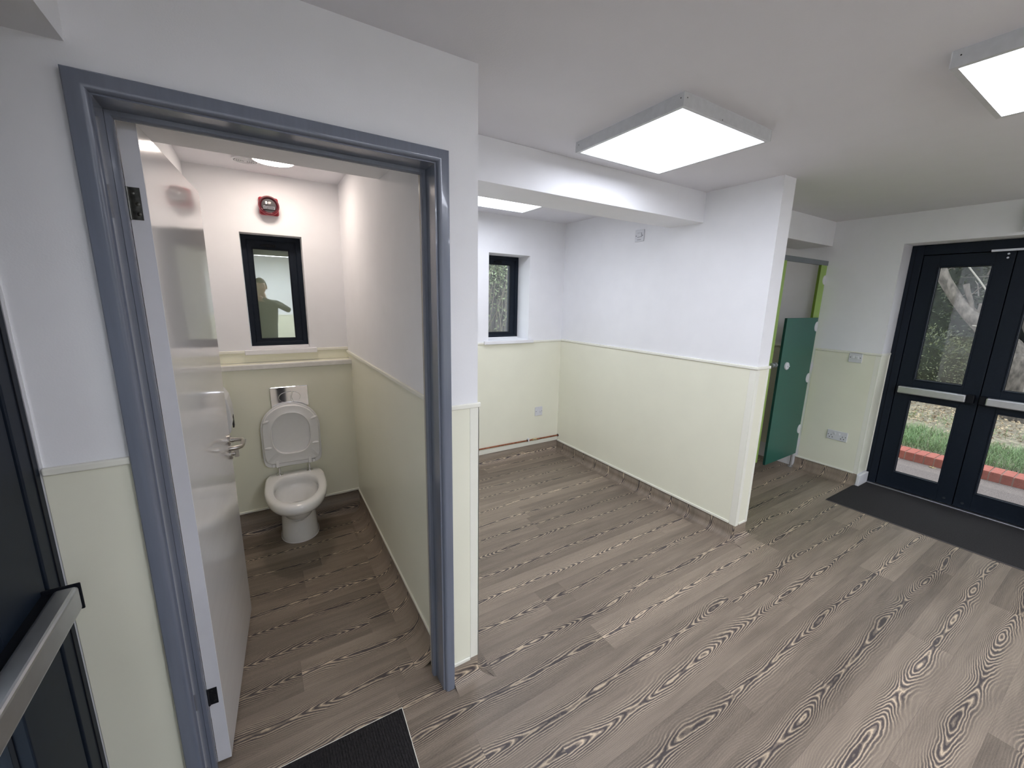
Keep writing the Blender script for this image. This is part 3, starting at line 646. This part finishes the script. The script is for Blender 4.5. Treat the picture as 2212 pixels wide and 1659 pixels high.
for s in (-1, 1): 
    obj('rocker', BX(s * .012 - .011, s * .012 + .011, -.0155, -.008, -.012, .014), mat('rocker_white', (.78, .79, .82), .25), e, M @ Matrix.Rotation(R(6 * s), 4, 'X'), bevel=.002)
e, M = plate('double_socket', 'white double power socket low on the wall left of the double doors', 'socket', (XR - .003, 1.486, .423), 'x-', .160, .090, 0)
for s in (-1, 1):
    for (hx, hz, ww, hh) in ((0, -.002, .004, .008), (-.011, -.022, .007, .004), (.011, -.022, .007, .004)):
        obj('pin_hole', BX(s * .045 + hx - ww / 2, s * .045 + hx + ww / 2, -.0096, -.0085, hz - hh / 2 - .002, hz + hh / 2 + .002), DARK, e, M)
    obj('rocker', BX(s * .016 - .006, s * .016 + .006, -.0145, -.008, .010, .028), mat('rocker_white', (1, 1, 1)), e, M @ Matrix.Rotation(0, 4, 'X'), bevel=.0015)
e, M = plate('cable_outlet', 'small white outlet plate on cream panel above the copper pipe', 'socket', (2.440, YA - .003, .474), 'y-', .093, .096, 0)
obj('outlet_nose', rev(nb(), (.020, -.0085, -.004), (0, -1, 0), [(0, .011), (.006, .010), (.008, .007)], 20), PLAST, e, M, smooth=True)
e, M = plate('fan_isolator', 'white isolator plate high on the white partition near the beam', 'switch', (XP - .001, 2.415, 2.147), 'x-', .090, .092, 0)
obj('switch_bezel', BX(-.020, .026, -.0112, -.008, -.012, .022), SLATE, e, M, bevel=.003)
obj('rocker', BX(-.018, .023, -.0145, -.010, -.009, .020), PLAST, e, M, bevel=.004)
obj('flag_slot', BX(-.020, .020, -.0096, -.0085, -.033, -.029), SLATE, e, M)
e = empty('exit_sign_box', (XR, .52, 2.22)); tag(e, 'white box on the wall above the double doors at the right edge', 'sign')
obj('casing', BX(XR - .062, XR - .001, .37, .668, 2.149, 2.30), PLAST, e, bevel=.006)
obj('mounting_plate', BX(XR - .001, XR - .0002, .38, .66, 2.155, 2.295), PLAST, e)

# ------------------------------------------------------------------ copper pipe with valve
e = empty('copper_pipe', (2.2, YA - .02, .17)); tag(e, 'thin copper pipe along the foot of the alcove back wall', 'pipe')
yp = YA - .018
obj('pipe', tube(nb(), [(XC + .01, yp, .184), (1.4, yp, .181), (2.0, yp, .1765), (XP - .004, yp, .1685)], .0078, 12), COPPER, e, smooth=True)
obj('isolation_valve', rev(nb(), (2.36, yp, .1735), (1, 0, 0), [(0, .008), (.004, .012), (.014, .012), (.018, .009), (.040, .009), (.044, .012), (.054, .012), (.058, .008)], 8), BRASS, e)
obj('valve_screw', rev(nb(), (2.389, yp - .006, .174), (0, -1, 0), [(0, .007), (.008, .007), (.009, .004)], 14), CHROME, e, smooth=True)
obj('pipe_clip', BXS((2.306, 2.318, yp - .012, YA - .003, .162, .192), (2.304, 2.320, yp - .010, YA - .003, .189, .199)), WTRIM, e, bevel=.003)
obj('compression_nut', rev(nb(), (2.292, yp, .174), (1, 0, 0), [(0, .011), (.008, .011)], 6), BLACK, e)
obj('wall_collar', rev(nb(), (XP - .003, yp, .1685), (-1, 0, 0), [(0, .014), (.006, .013)], 16), BLACK, e)

# ------------------------------------------------------------------ cubicle
e = empty('toilet_cubicle', (3.9, YC, 0)); tag(e, 'lime green cubicle front with teal door beyond the partition', 'cubicle')
obj('pilaster', BX(XQ + .004, 3.812, YC, YC + .020, .19, 1.985), LIME, e, bevel=.001, label='lime green left pilaster')
obj('pilaster', BX(4.441, XR - .004, YC, YC + .020, .19, 1.985), LIME, e, bevel=.001, label='lime green right pilaster')
obj('pilaster_edge', BX(4.438, 4.441, YC - .0004, YC + .020, .19, 1.985), LIMED, e)
obj('door_stop', BX(3.795, 3.826, YC + .020, YC + .034, .19, 1.505), LIMED, e)
obj('header_rail', BX(XQ + .004, XR - .001, YC - .004, YC + .026, 1.985, 2.026), GRAIL, e, bevel=.001)
for xx in (3.4, 4.51): obj('foot', rev(nb(), (xx, YC + .010, 0), (0, 0, 1), [(0, .022), (.006, .022), (.010, .010), (.195, .010)], 16), ALU, e)
DM = Matrix.Translation((4.497, YC - .003, 0)) @ Matrix.Rotation(R(1.2), 4, 'Z')
dr = obj('door', BX(-.612, 0, -.020, 0, .160, 1.509), TEAL, e, DM, bevel=.0008, label='teal green cubicle door')
obj('edge_band', BX(-.6135, -.6118, -.0198, -.0002, .161, 1.508), TEALD, dr, DM)
for zz in (1.427, .934, .418):
    bm = rev(nb(), (-.008, -.020, zz), (0, -1, 0), [(0, .046), (.003, .045), (.004, .040)], 28)
    for v in list(bm.verts):
        if v.co.x > .006: v.co.x = .006
    obj('hinge', bm, PLAST, dr, DM, smooth=True)
bm = rev(nb(), (-.500, -.020, 1.085), (0, -1, 0), [(0, .035), (.010, .034), (.014, .030)], 28); bx(bm, -.512, -.488, -.046, -.032, 1.081, 1.089)
obj('lock_indicator', bm, PLAST, dr, DM, smooth=True)
bm = rev(nb(), (3.835, YC - .006, 1.10), (1, 0, 0), [(-.050, .020), (-.020, .020), (-.019, .014), (.0, .014), (.001, .022), (.028, .022)], 18)
obj('lock_keep', bm, mat('grey_plastic', (.22, .23, .24), .4), e, smooth=True)
for zz in (1.856, 1.040, .262):
    bm = rev(nb(), (4.550, YC, zz), (0, -1, 0), [(0, .042), (.003, .041), (.004, .036)], 28)
    for v in bm.verts:
        if v.co.x > XR - .003: v.co.x = XR - .003
    obj('wall_bracket', bm, PLAST, e, smooth=True)

# ------------------------------------------------------------------ mats
ms = Matrix.Identity(4)
o = obj('entrance_mat', prism(nb(), [(-.262, .30), (.300, .30), (.353, 1.352), (-.262, 1.362)], .0004, .006), CARPET2, bevel=0)
tag(o, 'charcoal ribbed mat at the bottom edge in front of the toilet doorway', 'mat')
obj('mat_edging', BXS((-.262, .3, .300 - .003, .300, .0004, .0066)), CTRIM, o)
obj('mat_edging', prism(nb(), [(.300, .30), (.3025, .30), (.3555, 1.354), (.353, 1.352)], .0004, .0068), CTRIM, o)
obj('mat_edging', prism(nb(), [(-.262, 1.362), (.353, 1.352), (.3555, 1.354), (-.262, 1.3645)], .0004, .0068), CTRIM, o)
rb = nb()
for k in range(61):
    x = -.258 + k * .010
    xe = min(x + .004, .350)
    if x > .296:
        ys = .30 + (x - .296) / .0535 * 1.05
    else: ys = .302
    if ys < 1.34: bx(rb, x, xe, ys, 1.350, .0055, .0085)
obj('rib', rb, CARPET2, o, kind='stuff')
o = obj('entrance_mat', BXS((3.985, XR - .014, -.9, 1.294, .0004, .006), (XR - .014, XRD - .032, RD0 + .03, RD1 - .030, .0004, .006)), CARPET, bevel=0)
tag(o, 'long charcoal entrance mat along the foot of the double doors', 'mat')
obj('mat_edging', BXS((3.982, 3.985, -.9, 1.294, .0004, .0064)), mat('dark_edge_strip', (.10, .09, .09), .6), o)

# ------------------------------------------------------------------ outside, right
KX = 5.815
o = obj('tarmac_path', BX(4.86, KX - .003, -4, 6, -.10, .012), TARMAC); tag(o, 'grey tarmac path outside the double doors', 'path'); o['kind'] = 'structure'
o = obj('soil_ground', BX(KX + .218, 30, -25, 30, -.10, .085), SOIL); tag(o, 'leaf-strewn ground beyond the brick kerb', 'ground'); o['kind'] = 'structure'
o = obj('concrete_slab', prism(nb(), [(5.62, 1.31), (KX - .004, 1.31), (KX - .004, 1.85), (5.62, 1.85)], .004, .017), SLAB, bevel=.003); tag(o, 'pale concrete slab beside the brick kerb', 'slab')
kb = empty('brick_kerb', (KX, .9, 0)); tag(kb, 'red brick kerb edging the grass outside', 'kerb')
base = None
for k in range(38):
    y = 2.33 - k * .0755; j = random.uniform(-.002, .002)
    if base is None:
        bm = BX(0, .215, -.066, 0, -.05, .1); base = obj('brick', bm, BRICKM, kb, Matrix.Translation((KX, y, 0)), bevel=.003)
    else:
        c = base.copy(); C.objects.link(c); c.matrix_basis = Matrix.Translation((KX + j, y, random.uniform(-.002, .002)))
obj('mortar_bed', BX(KX + .004, KX + .211, 2.33 - 37 * .0755 - .066, 2.33, -.05, .093), MORTAR, kb)
def cards(bm, p, L, w, d, up_=None, bend=.3):
    """one leaf: a bent quad pair"""
    d = Vector(d).normalized(); s = d.cross(Vector((random.uniform(-1, 1), random.uniform(-1, 1), random.uniform(-1, 1)))).normalized(); nn = d.cross(s)
    p = Vector(p); a = bm.verts.new(p); b1 = bm.verts.new(p + d * L * .5 + s * w); b2 = bm.verts.new(p + d * L * .5 - s * w); m_ = bm.verts.new(p + d * L * .5 + nn * w * bend); c = bm.verts.new(p + d * L)
    bm.faces.new((a, b1, m_)); bm.faces.new((b1, c, m_)); bm.faces.new((c, b2, m_)); bm.faces.new((b2, a, m_))
bm = nb()
for i in range(34000):
    x = KX + .25 + abs(random.gauss(0, .75)); y = random.uniform(-1.8, 2.8)
    den = noise.noise(Vector((x * 1.7, y * 1.7, 3))) + .35 - (x - 6.0) * .17
    if random.random() > den * 1.6 + .2: continue
    h = random.uniform(.03, .105) * (1.25 if x > 6.15 else .8); a = random.uniform(0, 6.28); lean = random.uniform(.3, 1.5) * h; w = .0018
    b0 = Vector((x, y, .083)); t1 = b0 + Vector((math.cos(a) * lean * .4, math.sin(a) * lean * .4, h * .6)); t2 = b0 + Vector((math.cos(a) * lean, math.sin(a) * lean, h))
    s = Vector((-math.sin(a), math.cos(a), 0)) * w
    v = [bm.verts.new(q) for q in (b0 - s, b0 + s, t1 + s * .8, t1 - s * .8, t2)]
    bm.faces.new((v[0], v[1], v[2], v[3])); bm.faces.new((v[3], v[2], v[4]))
o = obj('grass', bm, GRASS, kind='stuff'); tag(o, 'tufts of green grass behind the brick kerb', 'grass')
bm = nb()
for i in range(16000):
    x = 6.62 + random.random() ** 1.1 * 4.2; y = random.uniform(-2.5, 5)
    if x < 7.5 and random.random() < .72: continue
    a = random.uniform(0, 6.28); cards(bm, (x, y, random.uniform(.088, .12)), random.uniform(.018, .05), random.uniform(.006, .014), (math.cos(a), math.sin(a), random.uniform(-.1, .35)))
o = obj('fallen_leaves', bm, LITTER, kind='stuff'); tag(o, 'dry brown leaves littering the ground beyond the grass', 'leaves')
# one fallen leaf on the path by the kerb
bm = nb()
for k in range(5):
    a = k * 1.1; cards(bm, (5.76, 1.04, .014), .035, .010, (math.cos(a), math.sin(a), .15))
o = obj('fallen_leaf', bm, leafmat('yellow_leaf', (.75, .55, .2), (.8, .65, .35))); tag(o, 'single yellow leaf on the path against the kerb', 'leaf')
# tree
t = empty('tree', (9.2, 1.0, .08)); tag(t, 'grey-barked forked tree trunk seen through the double doors', 'tree')
bm = nb()
tube(bm, [(9.1, .80, 0), (9.05, .95, .6), (9.0, 1.22, 1.10), (9.0, 1.46, 1.38), (9.0, 1.64, 1.55), (9.0, 1.80, 1.76), (9.0, 1.98, 2.05), (9.0, 2.10, 2.35), (8.9, 2.3, 3.3)], [.28, .24, .17, .12, .085, .072, .068, .062, .05], 18)
tube(bm, [(9.3, .60, .3), (9.35, .80, 1.2), (9.4, 1.10, 1.75), (9.4, 1.40, 2.15), (9.4, 1.55, 2.7), (9.4, 1.6, 4)], [.26, .24, .22, .19, .17, .12], 18)
tube(bm, [(9.0, 1.62, 1.52), (8.99, 1.64, 1.72), (8.99, 1.70, 1.86), (8.98, 1.74, 1.98)], [.045, .036, .034, .036], 12)
tube(bm, [(9.0, 1.56, 1.47), (8.98, 1.53, 1.62), (8.98, 1.52, 1.70)], [.04, .028, .028], 12)
for v in bm.verts: v.co += noise.noise_vector(v.co * 6) * .025
obj('trunk', bm, BARK, t, smooth=True)
obj('vine', tube(nb(), [(8.82, 1.78, 2.3), (8.8, 1.58, 2.02), (8.78, 1.40, 1.75), (8.78, 1.34, 1.5), (8.78, 1.40, 1.36), (8.80, 1.54, 1.38)], .010, 8), mat('pale_stem', (.26, .24, .21), .8), t, smooth=True)
bm = nb()
for i in range(90):
    p = Vector((random.uniform(9.1, 10.2), random.uniform(.2, 3.2), random.uniform(1.7, 3.2))); q = p + Vector((random.uniform(-.3, .3), random.uniform(-.7, .7), random.uniform(-.5, .5)))
    tube(bm, [p, (p + q) / 2 + Vector((0, 0, .06)), q], [.010, .007, .004], 5)
obj('twig', bm, BARK, t, kind='stuff')
def bush(name, label, c, rad, n, m, L=.07, core=True, seed=1, cat='bush', flat=1.0):
    random.seed(seed); root = empty(name, (c[0], c[1], .08)); tag(root, label, cat)
    bm = nb(); bmesh.ops.create_icosphere(bm, subdivisions=4, radius=1)
    for v in bm.verts:
        k = 1 + .22 * noise.noise(v.co * 2.3 + Vector((seed, 0, 0))) + .1 * noise.noise(v.co * 6)
        v.co = Vector((c[0] + v.co.x * rad[0] * .86 * k, c[1] + v.co.y * rad[1] * .93 * k, max(.05, c[2] + v.co.z * rad[2] * .93 * k)))
    pts = [v.co.copy() for v in bm.verts]; ctr = Vector(c)
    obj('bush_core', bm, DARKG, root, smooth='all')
    bm = nb()
    for i in range(n):
        p = random.choice(pts); d = (p - ctr).normalized(); q = p + d * random.uniform(-.02, .12) + Vector([random.uniform(-.12, .12) for _ in range(3)])
        if q.z < .08: continue
        cards(bm, q, random.uniform(.5, 1.2) * L, random.uniform(.14, .26) * L, d + Vector([random.uniform(-.9, .9) for _ in range(3)]))
    obj('foliage', bm, m, root, kind='stuff'); return root
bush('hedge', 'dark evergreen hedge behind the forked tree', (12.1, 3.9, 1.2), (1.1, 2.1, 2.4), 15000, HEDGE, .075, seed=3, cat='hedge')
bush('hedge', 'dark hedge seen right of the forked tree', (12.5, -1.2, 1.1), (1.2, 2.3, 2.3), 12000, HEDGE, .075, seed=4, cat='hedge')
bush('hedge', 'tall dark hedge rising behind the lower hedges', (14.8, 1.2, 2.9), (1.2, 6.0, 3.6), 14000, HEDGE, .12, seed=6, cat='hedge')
bush('shrub', 'leafy shrub with pale leaves low between tree and hedge', (10.4, 2.35, .55), (.5, .75, .55), 6000, leafmat('shrub_leaf', (.012, .022, .010), (.15, .17, .08)), .055, seed=5, cat='shrub')
# outside the alcove window
o = obj('soil_ground', BX(-3, 5.2, 3.65, 9, -.10, .0), SOIL); o['kind'] = 'structure'; tag(o, 'dark soil behind the building outside the alcove window', 'ground')
fe = empty('garden_fence', (3.6, 5.62, 0)); tag(fe, 'grey weathered board fence behind the ivy outside the alcove window', 'fence')
b0 = None
for k in range(26):
    x = 1.9 + k * .128
    if b0 is None: b0 = obj('board', BX(0, .124, 0, .018, 0, 3.4), mat('weathered_board', (.15, .145, .15), .85, nscale=12, nvar=.3, stretch=(3, 3, .4)), fe, Matrix.Translation((x, 5.6, 0)))
    else: c = b0.copy(); C.objects.link(c); c.matrix_basis = Matrix.Translation((x, 5.6 + random.uniform(-.004, .004), 0))
random.seed(8); bm = nb()
for i in range(30000):
    x = random.uniform(1.9, 5.0); z = random.uniform(.1, 3.2); den = .10 + .9 / (1 + math.exp(-(z - 1.85 - .35 * noise.noise(Vector((x * 2, z * 1.5, 2)))) * 7)) + .5 * max(0, noise.noise(Vector((x * 3.2, z * 2.6, 9))))
    if random.random() > den: continue
    y = 5.55 - random.random() ** 1.5 * .45
    cards(bm, (x, y, z), random.uniform(.03, .075), random.uniform(.006, .015), (random.uniform(-1, 1), random.uniform(-.8, .2), random.uniform(-1.2, .3)))
root = empty('ivy', (3.3, 5.3, .1)); tag(root, 'pale ivy leaves and stems hanging outside the alcove window', 'ivy')
obj('foliage', bm, IVY, root, kind='stuff')
bm = nb()
for i in range(60):
    p = Vector((random.uniform(2.2, 4.6), random.uniform(5.2, 5.5), random.uniform(1.6, 3.2))); pts = [p]
    for k in range(6): p = p + Vector((random.uniform(-.12, .12), random.uniform(-.03, .03), random.uniform(-.34, -.1))); pts.append(p)
    tube(bm, pts, [.006, .006, .005, .005, .004, .004, .003], 5)
obj('stem', bm, mat('ivy_stem', (.30, .27, .22), .8), root, kind='stuff')
o = obj('timber_rail', BXS((1.6, 5.0, 4.70, 4.74, .92, 1.02), (1.7, 1.78, 4.74, 4.80, .0, 1.06), (4.0, 4.08, 4.74, 4.80, .0, 1.06)), mat('weathered_wood', (.16, .12, .07), .8, nscale=30, nvar=.3)); tag(o, 'weathered timber rail low outside the alcove window', 'fence')
# outside, left
o = obj('gravel_path', BX(-8, -.60, -4, 6, -.10, .0), mat('pale_gravel', (.48, .46, .44), .95, nscale=120, nvar=.7, bump=.01, bscale=120)); tag(o, 'pale speckled gravel outside the left glazed door', 'path'); o['kind'] = 'structure'

# ------------------------------------------------------------------ the photographer (mirrored in the toilet window)
pr_ = empty('person', (.09, -.42, 0)); tag(pr_, 'person in dark jumper mirrored in the toilet window, holding up a phone', 'person')
def skin_mesh(name, V, E, m, parent, lvl=2, root=0, **k):
    me = bpy.data.meshes.new(name); me.from_pydata([v[:3] for v in V], E, []); me.materials.append(m)
    o = bpy.data.objects.new(name, me); C.objects.link(o); put(o, Matrix.Identity(4), parent)
    s = o.modifiers.new('skin', 'SKIN'); s.use_smooth_shade = True
    for i, v in enumerate(V): me.skin_vertices[0].data[i].radius = (v[3], v[4] if len(v) > 4 else v[3]); me.skin_vertices[0].data[i].use_root = (i == root)
    u = o.modifiers.new('sub', 'SUBSURF'); u.levels = u.render_levels = lvl
    for a, b_ in k.items(): o[a] = b_
    return o
PX, PY = .09, -.42
def arm(s, sh, el, ha): return [(*sh, .055), (*[(a + b_) / 2 for a, b_ in zip(sh, el)], .048), (*el, .042), (*[(a * .5 + b_ * .5) for a, b_ in zip(el, ha)], .036), (*ha, .026)]
armR = arm(1, (PX + .18, PY + .02, 1.50), (PX + .335, PY + .16, 1.40), (.085, -.110, 1.575))
armL = arm(-1, (PX - .18, PY + .02, 1.50), (PX - .325, PY + .17, 1.38), (-.085, -.110, 1.575))
V = [(PX, PY, .80, .17, .13), (PX, PY, 1.12, .18, .14), (PX, PY + .01, 1.30, .20, .145), (PX, PY + .01, 1.43, .18, .12), (PX, PY + .02, 1.56, .075, .075)]
E_ = [(0, 1), (1, 2), (2, 3), (3, 4)]
def addc(V, E_, chain, at):
    i0 = len(V); V += chain; E_.append((at, i0)); E_ += [(i0 + k, i0 + k + 1) for k in range(len(chain) - 1)]; return len(V) - 1
addc(V, E_, armR[:], 3); addc(V, E_, armL[:], 3)
jm = skin_mesh('jumper', V, E_, JUMPER, pr_, label='dark grey jumper')
# body: neck, head stem, hands with fingers
def hand(w, fwd, thumb, side):
    """chains for a palm and five fingers curling round the phone"""
    w = Vector(w); chains = []
    return chains
Vb = [(PX, PY + .01, 1.05, .07), (PX, PY + .01, 1.35, .07), (PX, PY + .02, 1.50, .05), (PX, PY + .03, 1.60, .055), (PX - .003, PY + .05, 1.68, .060)]
Eb = [(0, 1), (1, 2), (2, 3), (3, 4)]
for chain, s in ((armR, 1), (armL, -1)):
    i = addc(Vb, Eb, [(*c[:3], c[3] * .62) for c in chain], 2)
    w = Vector(chain[-1][:3]); palm = w + Vector((-.03 * s, .012, .012))
    ip = addc(Vb, Eb, [(*palm, .024, .014)], i)
    for k, (dz, L) in enumerate(((.030, .066), (.012, .074), (-.008, .070), (-.026, .056))):
        a = palm + Vector((-.012 * s, .004, dz * .8)); b_ = a + Vector((-L * .42 * s * .6, .018, dz * .15)); c = b_ + Vector((-L * .25 * s, -.004, 0))
        addc(Vb, Eb, [(*a, .0095), (*b_, .0088), (*c, .0078)], ip)
    th = palm + Vector((-.006 * s, -.014, .030)); addc(Vb, Eb, [(*th, .011), (*(th + Vector((-.024 * s, -.010, .014))), .009)], ip)
for s in (-1, 1):
    addc(Vb, Eb, [(PX + s * .09, PY, .95, .06), (PX + s * .10, PY + .01, .70, .05), (PX + s * .105, PY + .015, .50, .045), (PX + s * .11, PY - .005, .30, .04), (PX + s * .11, PY - .015, .09, .034), (PX + s * .115, PY + .10, .045, .030)], 0)
body = skin_mesh('body', Vb, Eb, SKIN, pr_)
Vt = [(PX, PY, .99, .15, .12)]; Et = []
for s in (-1, 1): addc(Vt, Et, [(PX + s * .085, PY, .88, .10), (PX + s * .10, PY + .01, .68, .085), (PX + s * .105, PY + .015, .48, .072), (PX + s * .11, PY - .005, .28, .066), (PX + s * .11, PY - .015, .07, .062)], 0)
skin_mesh('trousers', Vt, Et, TROUS, pr_)
for s in (-1, 1):
    sh = loft(nb(), [[(PX + s * .113 + .047 * w * math.cos(a), PY + .045 + .145 * w * math.sin(a), z) for a in [2 * math.pi * k / 24 for k in range(24)]] for z, w in ((0.0, .96), (.02, 1.0), (.045, .93), (.075, .66), (.10, .42))])
    obj('shoe', sh, SHOE, pr_, smooth=True)
# head: shaped sphere with face
HM = Matrix.Translation((PX - .006, PY + .062, 1.735)) @ Matrix.Rotation(R(4), 4, 'Z')
bm = nb(); bmesh.ops.create_uvsphere(bm, u_segments=40, v_segments=28, radius=1)
for v in bm.verts:
    x, y, z = v.co; jaw = 1 - .26 * max(0, -z) ** 1.4
    nx, ny, nz_ = x * .076 * jaw, y * .096 * (1 - .12 * max(0, -z)), z * .118
    if y > .2:
        g = lambda cx, cz, sx, sz: math.exp(-((x - cx) / sx) ** 2 - ((z - cz) / sz) ** 2)
        ny += .026 * g(0, -.18, .13, .20) + .010 * g(0, -.52, .22, .05) + .008 * g(0, -.62, .22, .06) - .010 * (g(.38, .04, .16, .10) + g(-.38, .04, .16, .10)) + .010 * g(0, -.88, .28, .14) + .006 * g(0, .22, .5, .08)
    v.co = (nx, ny, nz_)
hd = obj('head', bm, SKIN, body, HM, smooth='all')
for s in (-1, 1):
    er = rev(nb(), (s * .076, -.002, -.006), (s, 0, 0), [(-.006, .026), (.006, .030), (.011, .026), (.008, .016)], 16)
    obj('ear', er, SKIN, body, HM, smooth=True)
    obj('eye', rev(nb(), (s * .029, .078, .006), (0, 1, 0), [(0, .012), (.006, .009), (.008, .004)], 14), mat('eye_white', (.6, .58, .56), .2), body, HM, smooth=True)
bm = nb(); bmesh.ops.create_uvsphere(bm, u_segments=40, v_segments=28, radius=1)
bmesh.ops.delete(bm, geom=[v for v in bm.verts if v.co.z < (-.15 if v.co.y < -.1 else .42 if v.co.y > .35 else .05)], context='VERTS')
for v in bm.verts: v.co = (v.co.x * .083, v.co.y * .104, v.co.z * .127)
obj('hair', bm, HAIR, pr_, HM, smooth='all')
PM = Matrix.Translation(Vector((0, 0, 1.62)) - fx * .075) @ m3.to_4x4()
ph = empty('phone', (-.04, -.06, 1.63)); tag(ph, 'dark mobile phone held sideways by the mirrored person', 'phone')
obj('casing', BX(-.074, .074, -.036, .036, -.004, .004), mat('phone_body', (.03, .03, .035), .25), ph, PM, bevel=.003)
obj('screen', BX(-.070, .070, -.033, .033, .0041, .0046), mat('phone_screen', (.02, .02, .025), .08), ph, PM)
